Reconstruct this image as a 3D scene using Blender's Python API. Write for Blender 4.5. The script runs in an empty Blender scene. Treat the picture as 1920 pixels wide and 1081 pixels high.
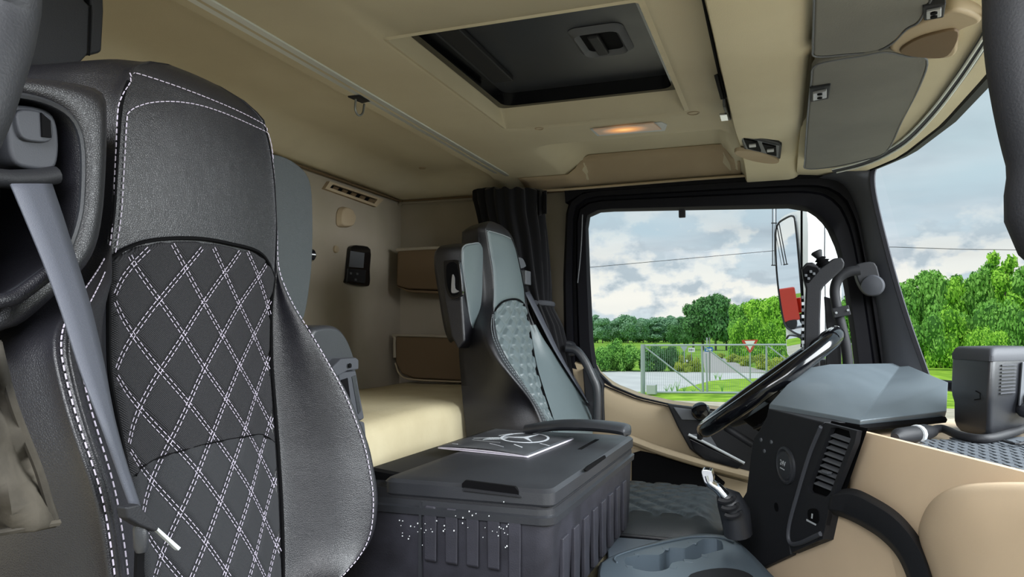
import bpy, bmesh, math, random
import numpy as np
from mathutils import Vector, Matrix
random.seed(7); RNG = np.random.default_rng(7)
D = bpy.data; C = bpy.context.scene.collection; SC = bpy.context.scene
K = 1.2; EYE = 2.6            # all shapes below are written in units of 1.2 m around the eye point
# ---------------------------------------------------------------- camera
F_, CX, CY = 1400.0, 960.0, 540.5
YAW, PIT = math.radians(19.8), math.radians(3.6)
FW = np.array([-math.sin(YAW)*math.cos(PIT), math.cos(YAW)*math.cos(PIT), math.sin(PIT)])
RT = np.array([math.cos(YAW), math.sin(YAW), 0.0]); UP = np.cross(RT, FW)
cam = D.cameras.new('camera'); camo = D.objects.new('camera', cam); C.objects.link(camo)
cam.lens = 36*F_/1920; cam.sensor_width = 36; cam.clip_start = 0.02; cam.clip_end = 3000
camo.matrix_world = Matrix(((RT[0], UP[0], -FW[0], 0), (RT[1], UP[1], -FW[1], 0), (RT[2], UP[2], -FW[2], EYE), (0, 0, 0, 1)))
SC.camera = camo
# ---------------------------------------------------------------- colour management, sky, lights
SC.view_settings.view_transform = 'Standard'; SC.view_settings.look = 'None'
SC.view_settings.exposure = 0.0; SC.view_settings.gamma = 1.0; SC.view_settings.use_curve_mapping = False
SC.cycles.use_denoising = True
SC.cycles.max_bounces = 10; SC.cycles.diffuse_bounces = 6; SC.cycles.transparent_max_bounces = 24
try: SC.cycles.denoiser = 'OPENIMAGEDENOISE'
except Exception: pass

def lin(c):
    return tuple(((x/12.92) if x <= 0.04045 else ((x+0.055)/1.055)**2.4) for x in c)
def hexc(h):
    h = h.lstrip('#'); return lin(tuple(int(h[i:i+2], 16)/255 for i in (0, 2, 4))) + (1.0,)

class NT:
    def __init__(s, tree): s.t = tree; s.n = tree.nodes; s.l = tree.links
    def new(s, typ, **kw):
        n = s.n.new(typ)
        for k, v in kw.items():
            if k.startswith('i_'): n.inputs[k[2:].replace('_', ' ')].default_value = v
            else: setattr(n, k, v)
        return n
    def link(s, a, b): s.l.new(a, b)
    def math(s, op, a, b=None, c=None, clamp=False):
        n = s.n.new('ShaderNodeMath'); n.operation = op; n.use_clamp = clamp
        for i, x in enumerate((a, b, c)):
            if x is None: continue
            if isinstance(x, (int, float)): n.inputs[i].default_value = x
            else: s.l.new(x, n.inputs[i])
        return n.outputs[0]
    def mix(s, fac, a, b, blend='MIX'):
        n = s.n.new('ShaderNodeMix'); n.data_type = 'RGBA'; n.blend_type = blend
        for idx, x in ((0, fac), (6, a), (7, b)):
            if isinstance(x, (int, float)): n.inputs[idx].default_value = x
            elif isinstance(x, tuple): n.inputs[idx].default_value = x
            else: s.l.new(x, n.inputs[idx])
        return n.outputs[2]
    def ramp(s, fac, pts):
        n = s.n.new('ShaderNodeValToRGB'); e = n.color_ramp.elements
        while len(e) > 1: e.remove(e[0])
        e[0].position = pts[0][0]; e[0].color = pts[0][1]
        for p, c in pts[1:]:
            x = e.new(p); x.color = c
        s.l.new(fac, n.inputs[0]); return n.outputs[0]

def sky():
    w = D.worlds.new('sky'); SC.world = w; w.use_nodes = True; t = NT(w.node_tree); t.n.clear()
    out = t.new('ShaderNodeOutputWorld'); bg = t.new('ShaderNodeBackground'); t.link(bg.outputs[0], out.inputs[0])
    tc = t.new('ShaderNodeTexCoord'); sep = t.new('ShaderNodeSeparateXYZ'); t.link(tc.outputs['Generated'], sep.inputs[0])
    z = sep.outputs[2]
    zc = t.math('ADD', t.math('MAXIMUM', z, 0.0), 0.10)
    cmb = t.new('ShaderNodeCombineXYZ')
    t.link(t.math('DIVIDE', sep.outputs[0], zc), cmb.inputs[0]); t.link(t.math('DIVIDE', sep.outputs[1], zc), cmb.inputs[1])
    base = t.ramp(z, [(0.0, hexc('#dde8ec')), (0.05, hexc('#cfdfe6')), (0.14, hexc('#bdd3df')), (0.22, hexc('#c6dde5')), (0.4, hexc('#c3dae4')), (1.0, hexc('#a9c6da'))])
    # high grey layer of cloud
    n1 = t.new('ShaderNodeTexNoise'); n1.inputs['Scale'].default_value = 0.55; n1.inputs['Detail'].default_value = 6; n1.inputs['Roughness'].default_value = 0.5
    t.link(cmb.outputs[0], n1.inputs['Vector'])
    f1 = t.ramp(n1.outputs[0], [(0.38, (0, 0, 0, 1)), (0.56, (1, 1, 1, 1))])
    n1b = t.new('ShaderNodeTexNoise'); n1b.inputs['Scale'].default_value = 1.3; n1b.inputs['Detail'].default_value = 5
    t.link(cmb.outputs[0], n1b.inputs['Vector'])
    g1 = t.ramp(n1b.outputs[0], [(0.33, hexc('#a7b4bf')), (0.62, hexc('#dbe4ea'))])
    gband = t.ramp(z, [(0.0, (.5, .5, .5, 1)), (.12, (1, 1, 1, 1)), (.20, (.85, .85, .85, 1)), (.28, (.35, .35, .35, 1)), (1, (.5, .5, .5, 1))])
    c1 = t.mix(t.math('MULTIPLY', f1, gband), base, g1)
    # heaped clouds low over the horizon
    mp = t.new('ShaderNodeMapping'); mp.inputs['Scale'].default_value = (1, 1, 1.55); mp.inputs['Location'].default_value = (0.31, 0.13, 0.02)
    t.link(tc.outputs['Generated'], mp.inputs[0])
    n2 = t.new('ShaderNodeTexNoise'); n2.inputs['Scale'].default_value = 11.5; n2.inputs['Detail'].default_value = 8; n2.inputs['Roughness'].default_value = 0.52
    t.link(mp.outputs[0], n2.inputs['Vector'])
    band = t.ramp(z, [(0.0, (0.6, 0.6, 0.6, 1)), (0.05, (1, 1, 1, 1)), (0.11, (0.55, 0.55, 0.55, 1)), (0.19, (0, 0, 0, 1))])
    v = t.math('ADD', n2.outputs[0], t.math('MULTIPLY', band, 0.12))
    f2 = t.ramp(v, [(0.555, (0, 0, 0, 1)), (0.60, (1, 1, 1, 1))])
    mp3 = t.new('ShaderNodeMapping'); mp3.inputs['Scale'].default_value = (1, 1, 1.55); mp3.inputs['Location'].default_value = (0.31, 0.13, -0.008)
    t.link(tc.outputs['Generated'], mp3.inputs[0])
    n3 = t.new('ShaderNodeTexNoise'); n3.inputs['Scale'].default_value = 11.5; n3.inputs['Detail'].default_value = 8; n3.inputs['Roughness'].default_value = 0.55
    t.link(mp3.outputs[0], n3.inputs['Vector'])
    dif = t.math('ADD', t.math('MULTIPLY', t.math('SUBTRACT', n2.outputs[0], n3.outputs[0]), 5.0), 0.5)
    g2 = t.ramp(dif, [(0.22, hexc('#b9c6cf')), (0.5, hexc('#e4e9ea')), (0.75, hexc('#fdfbf2'))])
    c2 = t.mix(t.math('MULTIPLY', f2, band), c1, g2)
    t.link(c2, bg.inputs[0]); bg.inputs[1].default_value = SKY_STRENGTH
SKY_STRENGTH = 1.0
sky()

def area(name, loc, target, sx, sy, power, col=(1, 1, 1)):
    l = D.lights.new(name, 'AREA'); l.shape = 'RECTANGLE'; l.size = sx; l.size_y = sy; l.energy = power; l.color = col
    o = D.objects.new(name, l); C.objects.link(o); o.location = loc
    d = (Vector(target)-Vector(loc)).normalized(); o.rotation_euler = d.to_track_quat('-Z', 'Y').to_euler(); return o
sun = D.lights.new('sun', 'SUN'); sun.energy = 2.2; sun.angle = math.radians(12); sun.color = (1, 0.96, 0.88)
suno = D.objects.new('sun', sun); C.objects.link(suno)
suno.rotation_euler = Vector((0.35, 0.25, -0.9)).to_track_quat('-Z', 'Y').to_euler()
# fill lamps added outside the open passenger door and windscreen to brighten the cab
area('door_fill', (0.2, -1.7, 4.2), (-0.3, 1.0, 2.0), 3.0, 2.0, 265, (0.97, 0.98, 1.0))
area('windscreen_fill', (2.1, 1.5, 3.6), (-0.4, 1.5, 2.4), 2.4, 1.6, 215, (0.95, 0.98, 1.0))

# ---------------------------------------------------------------- projection: a pixel of the photograph and one known coordinate give a point
AX = dict(X=0, Y=1, Z=2)
def P(px, py, **k):
    d = FW + RT*(px-CX)/F_ + UP*(CY-py)/F_
    (n, v), = k.items()
    return d*(v/d[AX[n]])
def PP(pts, **k): return [P(a, b, **k) for a, b in pts]
def Q(p):
    p = np.asarray(p, float); c = p @ FW
    return CX+F_*(p @ RT)/c, CY-F_*(p @ UP)/c

# ---------------------------------------------------------------- materials
MATS = {}
def mat(name, col, rough=0.6, metal=0.0, bump=0.0, bscale=200.0, btype='noise', var=0.0, vscale=4.0, spec=0.5, col2=None, emit=None, estr=0.0, coat=0.0, alpha=None, sheen=0.0):
    if name in MATS: return MATS[name]
    m = D.materials.new(name); m.use_nodes = True; t = NT(m.node_tree); b = t.n['Principled BSDF']
    c = hexc(col) if isinstance(col, str) else col
    b.inputs['Roughness'].default_value = rough; b.inputs['Metallic'].default_value = metal
    b.inputs['Specular IOR Level'].default_value = spec; b.inputs['Coat Weight'].default_value = coat
    b.inputs['Sheen Weight'].default_value = sheen
    b.inputs['Base Color'].default_value = c
    tc = t.new('ShaderNodeTexCoord')
    if var > 0 or col2:
        n = t.new('ShaderNodeTexNoise'); n.inputs['Scale'].default_value = vscale; n.inputs['Detail'].default_value = 5
        t.link(tc.outputs['Object'], n.inputs['Vector'])
        c2 = (hexc(col2) if isinstance(col2, str) else col2) if col2 else tuple(x*(1-var) for x in c[:3])+(1,)
        r = t.ramp(n.outputs[0], [(0.35, c2), (0.65, c)])
        t.link(r, b.inputs['Base Color'])
        rr = t.math('ADD', t.math('MULTIPLY', n.outputs[0], 0.16), rough-0.08, clamp=True); t.link(rr, b.inputs['Roughness'])
    if bump > 0:
        if btype == 'voronoi':
            n = t.new('ShaderNodeTexVoronoi'); n.feature = 'DISTANCE_TO_EDGE'; n.inputs['Scale'].default_value = bscale; h = n.outputs[0]
            t.link(tc.outputs['Object'], n.inputs['Vector'])
            h = t.math('MINIMUM', h, 0.25)
            n2 = t.new('ShaderNodeTexNoise'); n2.inputs['Scale'].default_value = bscale/12; t.link(tc.outputs['Object'], n2.inputs['Vector'])
            h = t.math('ADD', h, t.math('MULTIPLY', n2.outputs[0], 1.0))
        elif btype == 'weave':
            s = t.new('ShaderNodeSeparateXYZ'); t.link(tc.outputs['Object'], s.inputs[0])
            a = t.math('SINE', t.math('MULTIPLY', s.outputs[1], bscale)); bb = t.math('SINE', t.math('MULTIPLY', s.outputs[2], bscale))
            h = t.math('MULTIPLY', a, bb)
        else:
            n = t.new('ShaderNodeTexNoise'); n.inputs['Scale'].default_value = bscale; n.inputs['Detail'].default_value = 4; h = n.outputs[0]
            t.link(tc.outputs['Object'], n.inputs['Vector'])
        bp = t.new('ShaderNodeBump'); bp.inputs['Strength'].default_value = bump; bp.inputs['Distance'].default_value = 0.002
        t.link(h, bp.inputs['Height']); t.link(bp.outputs[0], b.inputs['Normal'])
        if btype == 'weave':
            r = t.ramp(t.math('ADD', t.math('MULTIPLY', h, 0.5), 0.5), [(0.25, tuple(x*0.6 for x in c[:3])+(1,)), (0.7, c)])
            t.link(r, b.inputs['Base Color'])
    if emit is not None:
        b.inputs['Emission Color'].default_value = hexc(emit); b.inputs['Emission Strength'].default_value = estr
    MATS[name] = m; return m
def glassmat(name, tint=(1, 1, 1, 1), refl=0.05):
    m = D.materials.new(name); m.use_nodes = True; t = NT(m.node_tree); t.n.clear()
    o = t.new('ShaderNodeOutputMaterial'); mx = t.new('ShaderNodeMixShader'); tr = t.new('ShaderNodeBsdfTransparent'); g = t.new('ShaderNodeBsdfGlossy')
    tr.inputs[0].default_value = tint; g.inputs['Roughness'].default_value = 0.02; mx.inputs[0].default_value = refl
    t.link(tr.outputs[0], mx.inputs[1]); t.link(g.outputs[0], mx.inputs[2]); t.link(mx.outputs[0], o.inputs[0]); MATS[name] = m; return m

M_leather = mat('black_leather', '#16161c', 0.42, bump=0.35, bscale=420, btype='voronoi', spec=0.7)
M_leather_lit = mat('lit_black_leather', '#5c686b', 0.40, bump=0.25, bscale=520, btype='voronoi', spec=0.8)  # black leather made paler, windscreen light and sky reflection in the colour
M_textile = mat('seat_textile', '#38383b', 0.85, bump=0.6, bscale=2300, btype='weave', spec=0.2)
M_textile2 = mat('lower_seat_textile', '#38393c', 0.85, bump=0.4, bscale=3200, btype='weave', spec=0.2)
M_thread = mat('pale_thread', '#bdb5c6', 0.7)
M_threadg = mat('grey_thread', '#7d8488', 0.7)
M_plas = mat('black_plastic', '#2a2c31', 0.42, bump=0.15, bscale=700, var=0.15, vscale=9, spec=0.7)
M_plasm = mat('matt_black_plastic', '#1d1e22', 0.6, bump=0.2, bscale=600, spec=0.35)
M_deep = mat('deep_black', '#08080a', 0.8, spec=0.1)
M_gloss = mat('glossy_black', '#0b0c10', 0.12, spec=0.6)
M_belt = mat('belt_webbing', '#4b4e57', 0.55, bump=0.3, bscale=900, spec=0.35)
M_beltd = mat('dark_belt_webbing', '#4a4e55', 0.6, bump=0.3, bscale=900)
M_head = mat('headliner', '#cdc4ab', 0.95, bump=0.25, bscale=420, col2='#c3b9a0', vscale=3.0, spec=0.1)
M_headc = mat('headliner_lit', '#dcd3b8', 0.95, bump=0.25, bscale=420, col2='#d2c8ac', vscale=3.0, spec=0.1)  # paler headliner copy, windscreen light put into the colour
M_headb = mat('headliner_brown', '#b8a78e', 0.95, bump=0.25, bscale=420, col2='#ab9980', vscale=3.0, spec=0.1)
M_wallb = mat('wall_fabric', '#a2988a', 0.95, bump=0.25, bscale=420, col2='#989080', vscale=4.0, spec=0.1)
M_doorp = mat('door_panel_beige', '#a6967c', 0.6, bump=0.15, bscale=520, spec=0.3)
M_beige = mat('beige_plastic', '#d9c1a3', 0.5, bump=0.15, bscale=520, var=0.06, vscale=5, spec=0.4)
M_beiged = mat('dark_beige_plastic', '#9f9078', 0.6, bump=0.12, bscale=500, spec=0.3)
M_shelf = mat('brown_shelf', '#67553f', 0.7, bump=0.1, bscale=400, spec=0.3)
M_alu = mat('aluminium', '#dfe3e0', 0.38, metal=0.45)
M_chrome = mat('chrome', '#e4e6ec', 0.12, metal=1.0)
M_steel = mat('dull_steel', '#8f9394', 0.4, metal=0.8)
M_visor = mat('visor_grey', '#7d7d78', 0.85, bump=0.2, bscale=380, col2='#73736f', vscale=4, spec=0.15)
M_dashtop = mat('dash_grey', '#5c666d', 0.42, bump=0.2, bscale=600, var=0.08, vscale=8, spec=1.0)
M_greyp = mat('grey_plastic', '#5d6065', 0.5, spec=0.4)
M_lgrey = mat('light_grey_plastic', '#b9bec2', 0.45)
M_silver = mat('silver_plastic', '#a8a9ac', 0.35, metal=0.5)
M_white = mat('white_paint', '#e9edf0', 0.3, spec=0.5)
M_curt = mat('curtain_black', '#17171a', 0.9, spec=0.1, sheen=0.2)
M_matt = mat('mattress_cloth', '#c6bb9c', 0.9, bump=0.4, bscale=70, col2='#b9ad8e', vscale=5, spec=0.1)
M_pillar = mat('pillar_charcoal', '#3e4046', 0.62, bump=0.15, bscale=700, spec=0.4)
M_frame = mat('window_rubber', '#0b0b12', 0.6, spec=0.2)
M_leatherm = mat('half_lit_leather', '#34393c', 0.42, bump=0.25, bscale=520, btype='voronoi', spec=0.6)  # mid-tone copy of the seat leather, weaker light put into the colour
M_glass = glassmat('pane_glass', (0.97, 0.985, 0.985, 1), 0.005)
M_print = mat('brochure_cover', '#34363b', 0.35, col2='#55575b', vscale=9, spec=0.6)
M_paper = mat('paper', '#d9d4df', 0.6)
M_ink = mat('silver_print', '#d6dbe2', 0.4)
M_jacket = mat('khaki_cloth', '#57524a', 0.9, bump=0.6, bscale=60, col2='#2f2d2a', vscale=13, spec=0.1)
M_tunnel = mat('tunnel_cover', '#57606a', 0.45, bump=0.2, bscale=400, spec=0.5)
M_carpet = mat('cab_carpet', '#6d6652', 0.95, bump=0.8, bscale=300, col2='#4c4a40', vscale=30, spec=0.1)
M_boxp = mat('scuffed_box_plastic', '#26262c', 0.5, bump=0.2, bscale=500, col2='#35353d', vscale=14, spec=0.35)
M_matr = mat('tray_rubber', '#545a61', 0.65, bump=0.2, bscale=500)
M_cup = mat('cup_tray_blue_grey', '#55616b', 0.35, bump=0.1, bscale=400, spec=0.55)

# ---------------------------------------------------------------- object helpers
WL = {}
def W(p): return Vector((float(p[0])*K, float(p[1])*K, float(p[2])*K+EYE))
def tagit(o, label=None, cat=None, group=None, kind=None):
    if label: o['label'] = label
    if cat: o['category'] = cat
    if group: o['group'] = group
    if kind: o['kind'] = kind
    return o
def thing(name, at, label, cat, group=None, kind=None):
    o = D.objects.new(name, None); C.objects.link(o); o.empty_display_size = 0.05
    w = W(at); o.location = w; WL[o.name] = w
    return tagit(o, label, cat, group, kind)
class G:
    def __init__(s): s.v = []; s.f = []
    def add(s, v, f):
        n = len(s.v); s.v.extend([tuple(map(float, x)) for x in v]); s.f.extend([tuple(i+n for i in q) for q in f]); return s
    # primitives -----------------------------------------------------
    def box(s, a, b):
        x0, y0, z0 = np.minimum(a, b); x1, y1, z1 = np.maximum(a, b)
        return s.add([(x0, y0, z0), (x1, y0, z0), (x1, y1, z0), (x0, y1, z0), (x0, y0, z1), (x1, y0, z1), (x1, y1, z1), (x0, y1, z1)],
                     [(0, 3, 2, 1), (4, 5, 6, 7), (0, 1, 5, 4), (1, 2, 6, 5), (2, 3, 7, 6), (3, 0, 4, 7)])
    def obox(s, c, ax, ay, az):
        c, ax, ay, az = map(np.asarray, (c, ax, ay, az)); v = []
        for k in (-1, 1):
            for i, j in ((-1, -1), (1, -1), (1, 1), (-1, 1)): v.append(c+i*ax+j*ay+k*az)
        return s.add(v, [(0, 3, 2, 1), (4, 5, 6, 7), (0, 1, 5, 4), (1, 2, 6, 5), (2, 3, 7, 6), (3, 0, 4, 7)])
    def prism(s, pts, ext, taper=None):
        n = len(pts); ext = np.asarray(ext, float); a = [np.asarray(p, float) for p in pts]
        c = sum(a)/n; tp = 1.0 if taper is None else taper
        b = [c+(p-c)*tp+ext for p in a]
        return s.add(a+b, [tuple(range(n))[::-1], tuple(range(n, 2*n))]+[(i, (i+1) % n, n+(i+1) % n, n+i) for i in range(n)])
    def ring(s, outer, inner, ext):
        n = len(outer); ext = np.asarray(ext, float); v = [np.asarray(p, float) for p in outer+inner]; v += [p+ext for p in v]; f = []
        for i in range(n):
            j = (i+1) % n
            f += [(i, j, n+j, n+i), (2*n+j, 2*n+i, 3*n+i, 3*n+j), (j, i, 2*n+i, 2*n+j), (n+i, n+j, 3*n+j, 3*n+i)]
        return s.add(v, f)
    def grid(s, rows, closed=False):
        m, n = len(rows), len(rows[0]); v = [p for r in rows for p in r]; f = []
        for i in range(m-1):
            for j in range(n if closed else n-1):
                k = (j+1) % n; f.append((i*n+j, i*n+k, (i+1)*n+k, (i+1)*n+j))
        return s.add(v, f)
    def loft(s, rows, caps=True):
        m, n = len(rows), len(rows[0]); s.grid(rows, True)
        if caps:
            b = len(s.v)-m*n; s.f.append(tuple(b+i for i in range(n))[::-1]); s.f.append(tuple(b+(m-1)*n+i for i in range(n)))
        return s
    def tube(s, path, r, n=10, smooth=0, flat=1.0):
        path = [np.asarray(p, float) for p in path]
        if smooth: path = crom(path, smooth)
        m = len(path); rr = [r]*m if isinstance(r, (int, float)) else list(np.interp(np.linspace(0, 1, m), np.linspace(0, 1, len(r)), r))
        rows = []; up = np.array([0.0, 0.0, 1.0]); prev = None
        for i in range(m):
            t = path[min(i+1, m-1)]-path[max(i-1, 0)]; t = t/(np.linalg.norm(t)+1e-12)
            if prev is None:
                a = np.cross(t, up)
                if np.linalg.norm(a) < 0.1: a = np.cross(t, (1, 0, 0))
            else: a = prev-t*(prev @ t)
            a = a/np.linalg.norm(a); prev = a; b = np.cross(t, a)
            rows.append([path[i]+rr[i]*(math.cos(q)*a+flat*math.sin(q)*b) for q in np.linspace(0, 2*math.pi, n, endpoint=False)])
        return s.loft(rows)
    def lathe(s, c, axis, prof, n=24, a=None, caps=True):
        c = np.asarray(c, float); axis = np.asarray(axis, float); axis = axis/np.linalg.norm(axis)
        if a is None: a = np.cross(axis, (0, 0, 1.0)) if abs(axis[2]) < 0.9 else np.cross(axis, (1.0, 0, 0))
        a = a/np.linalg.norm(a); b = np.cross(axis, a)
        rows = [[c+axis*h+r*(math.cos(q)*a+math.sin(q)*b) for q in np.linspace(0, 2*math.pi, n, endpoint=False)] for r, h in prof]
        return s.loft(rows, caps)
def crom(path, k=6, closed=False):
    p = [np.asarray(x, float) for x in path]; n = len(p); out = []
    for i in range(n if closed else n-1):
        if closed: a, b, c, d = p[(i-1) % n], p[i], p[(i+1) % n], p[(i+2) % n]
        else: b, c = p[i], p[i+1]; a = p[i-1] if i else 2*b-c; d = p[i+2] if i+2 < n else 2*c-b
        for j in range(k):
            t = j/k; out.append(0.5*((2*b)+(-a+c)*t+(2*a-5*b+4*c-d)*t*t+(-a+3*b-3*c+d)*t**3))
    if not closed: out.append(p[-1])
    return out
def mk(name, g, m, parent=None, bevel=0, seg=2, sub=0, solid=0, smooth=True, angle=38, label=None, cat=None, group=None, kind=None, world=False):
    me = D.meshes.new(name)
    v = [Vector(x) if world else W(x) for x in g.v]
    xs = [p.x for p in v]; ys = [p.y for p in v]; zs = [p.z for p in v]
    base = Vector(((min(xs)+max(xs))/2, (min(ys)+max(ys))/2, min(zs)))
    me.from_pydata([p-base for p in v], [], g.f); me.validate()
    bm = bmesh.new(); bm.from_mesh(me); bmesh.ops.recalc_face_normals(bm, faces=bm.faces); bm.to_mesh(me); bm.free()
    me.materials.append(m)
    o = D.objects.new(name, me); C.objects.link(o)
    if smooth:
        me.polygons.foreach_set('use_smooth', [True]*len(me.polygons))
        if not bevel and not sub: me.set_sharp_from_angle(angle=math.radians(angle))
    if solid:
        md = o.modifiers.new('solid', 'SOLIDIFY'); md.thickness = solid*K; md.offset = 0
    if bevel:
        md = o.modifiers.new('bevel', 'BEVEL'); md.width = bevel*K; md.segments = seg; md.limit_method = 'ANGLE'; md.angle_limit = math.radians(30); md.harden_normals = True
    if sub:
        md = o.modifiers.new('sub', 'SUBSURF'); md.levels = sub; md.render_levels = sub
    if parent is not None:
        o.parent = parent; o.location = base-WL[parent.name]
    else: o.location = base
    WL[o.name] = base
    return tagit(o, label, cat, group, kind)
def struct(name, g, m, **k): return mk(name, g, m, kind='structure', **k)
def textobj(name, body, size, c, ax, up_, m, parent, depth=0.0006):
    cu = D.curves.new(name, 'FONT'); cu.body = body; cu.size = size*K; cu.extrude = depth; cu.align_x = 'CENTER'; cu.align_y = 'CENTER'
    o = D.objects.new(name, cu); C.objects.link(o); cu.materials.append(m)
    ax = Vector(ax).normalized(); up_ = Vector(up_); up_ = (up_-ax*up_.dot(ax)).normalized(); nz = ax.cross(up_)
    R = Matrix((ax, up_, nz)).transposed().to_4x4()
    w = W(c); o.matrix_world = Matrix.Translation(w-(WL[parent.name] if parent else Vector())) @ R
    bpy.context.view_layer.update(); me = D.meshes.new_from_object(o); o2 = D.objects.new(name, me); C.objects.link(o2); o2.matrix_world = o.matrix_world.copy(); D.objects.remove(o)
    o2.parent = parent; WL[o2.name] = w; return o2
def resample(poly, n, closed=True):
    p = [np.asarray(x, float) for x in poly]
    if closed: p = p+[p[0]]
    L = np.concatenate([[0], np.cumsum([np.linalg.norm(p[i+1]-p[i]) for i in range(len(p)-1)])])
    t = np.linspace(0, L[-1], n, endpoint=not closed); A = np.array(p)
    return [np.array([np.interp(x, L, A[:, k]) for k in range(A.shape[1])]) for x in t]
def roundrect(cx, cy, hx, hy, r, n=5):
    o = []
    for sx, sy, a0 in ((1, 1, 0), (-1, 1, 90), (-1, -1, 180), (1, -1, 270)):
        for k in range(n+1):
            a = math.radians(a0+90*k/n); o.append((cx+sx*(hx-r)+r*math.cos(a), cy+sy*(hy-r)+r*math.sin(a)))
    return o
# ================================================================ THE CAB SHELL
def sst(a, b, x):
    t = min(1, max(0, (x-a)/(b-a))); return t*t*(3-2*t)
WSX = lambda y: float(np.interp(abs(y-1.225), [0, .22, .52, .8, .945, 1.1], [.352, .349, .338, .300, .243, .150]))
XR, YD = -1.24, 2.30          # rear wall, driver's side wall
HX0, HX1, HY0, HY1 = -.612, -.190, 1.080, 1.655   # roof hatch opening
def zc(x, y):
    z = .50
    if x < -.84: z = .525-.055*sst(-1.08, -1.24, x)*1.0
    z -= (z-.468)*sst(2.12, 2.30, y) if z > .468 else 0
    z += .055*sst(1.85, 1.89, y)*sst(2.25, 2.18, y)*sst(-.60, -.54, x)*sst(-.11, -.15, x)
    if x > -.095: z -= .055*sst(-.095, -.082, x)*(1-.45*sst(1.60, 1.95, y))
    if x > .03: z += .012*sst(.03, .06, x)
    return z
def sst2(a, b, x): return sst(a, b, x)
# headliner, a moulded sheet with a hole for the hatch
xs = sorted(set([round(v, 4) for v in np.arange(XR, -.80, .03)]+[-.84, -.80]+[round(v, 4) for v in np.arange(-.78, -.63, .03)]+[HX0]+
     [round(v, 4) for v in np.linspace(-.57, -.2, 14)]+[HX1]+[round(v, 4) for v in np.arange(-.17, -.10, .02)]+[-.097, -.09, -.083, -.075, -.05, 0, .03, .045, .06]))
ys = sorted(set([.15, .3, .5, .7, .9, HY0, 1.2, 1.35, 1.5, HY1]+[round(v, 4) for v in np.arange(1.70, 2.31, .02)]))
g = G(); idx = {}
for i, x in enumerate(xs):
    for j, y in enumerate(ys):
        idx[i, j] = len(g.v); g.v.append((x, y, zc(x, y)))
for i in range(len(xs)-1):
    for j in range(len(ys)-1):
        xm, ym = (xs[i]+xs[i+1])/2, (ys[j]+ys[j+1])/2
        if HX0 < xm < HX1 and HY0 < ym < HY1: continue
        g.f.append((idx[i, j], idx[i+1, j], idx[i+1, j+1], idx[i, j+1]))
ceil = struct('ceiling', g, M_head, solid=.006, angle=60, label=None)
g = G(); rows = []
for y in (.16, .5, .9, 1.3, 1.5, 1.6, 1.7, 1.8, 1.9, 1.97, 2.06, 2.12, 2.18, 2.24, 2.29): rows.append([(x, y, zc(x, y)-.0055) for x in (-.088, -.083, -.078, -.05, 0, .03, .04, .052)])
struct('trim_19', g.grid(rows), M_headc, solid=.002, angle=60)  # paler sheet over the console, carries the windscreen light as colour
# header panel from the roof console to the windscreen, bowed with the glass
g = G(); rows = []
for y in np.linspace(.2, 2.26, 30):
    xe = WSX(y)-.015
    rows.append([(x, y, .455-.004*k) for k, x in enumerate(np.linspace(.050, xe, 5))]+[(xe, y, .50), (.050, y, .51)])
g.grid(rows, True); struct('trim_1', g, M_headc, angle=50)
g = G(); rows = []
for y in np.linspace(.2, 2.24, 34):     # dark edge of the windscreen opening
    xe = WSX(y)-.012; rows.append([(xe, y, .455), (xe+.022, y, .452), (xe+.024, y, .442), (xe+.002, y, .436)])
g.grid(rows, True); struct('trim_2', g, M_frame)
# long trims
struct('trim_3', G().tube([(XR+.02, 2.27, .462), (-.64, 2.285, .462)], .0035), M_shelf)
struct('trim_4', G().tube([(XR+.012, .2, .462), (XR+.012, 2.27, .462)], .0035), M_shelf)
# rear wall and bunk corner panel
struct('wall_rear', G().box((XR-.03, .15, -.9), (XR, YD+.03, .51)), M_wallb)
# driver's side wall behind the door
struct('wall_driver_side', G().box((XR-.03, YD, -.9), (-.62, YD+.03, .50)), M_wallb)
# raised moulding that frames the bunk corner
path = PP([(712, 715), (716, 560), (726, 430), (733, 398), (752, 380)], Y=2.285)
struct('trim_5', G().tube(crom(path, 6), .010, flat=.6), M_wallb)
struct('trim_6', G().tube(PP([(752, 380), (895, 372)], Y=2.29), .006), M_wallb)
# floor, tunnel
struct('floor', G().box((XR, .12, -.93), (.5, YD, -.90)), M_carpet)
struct('trim_7', G().box((-.70, .95, -.90), (-.31, 1.50, -.405)), M_carpet, bevel=.02)     # engine tunnel
# passenger side rear pillar wall, mostly outside the frame
struct('wall_passenger_side', G().box((XR-.03, .12, -.9), (-.86, .15, .50)), M_wallb)

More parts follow.
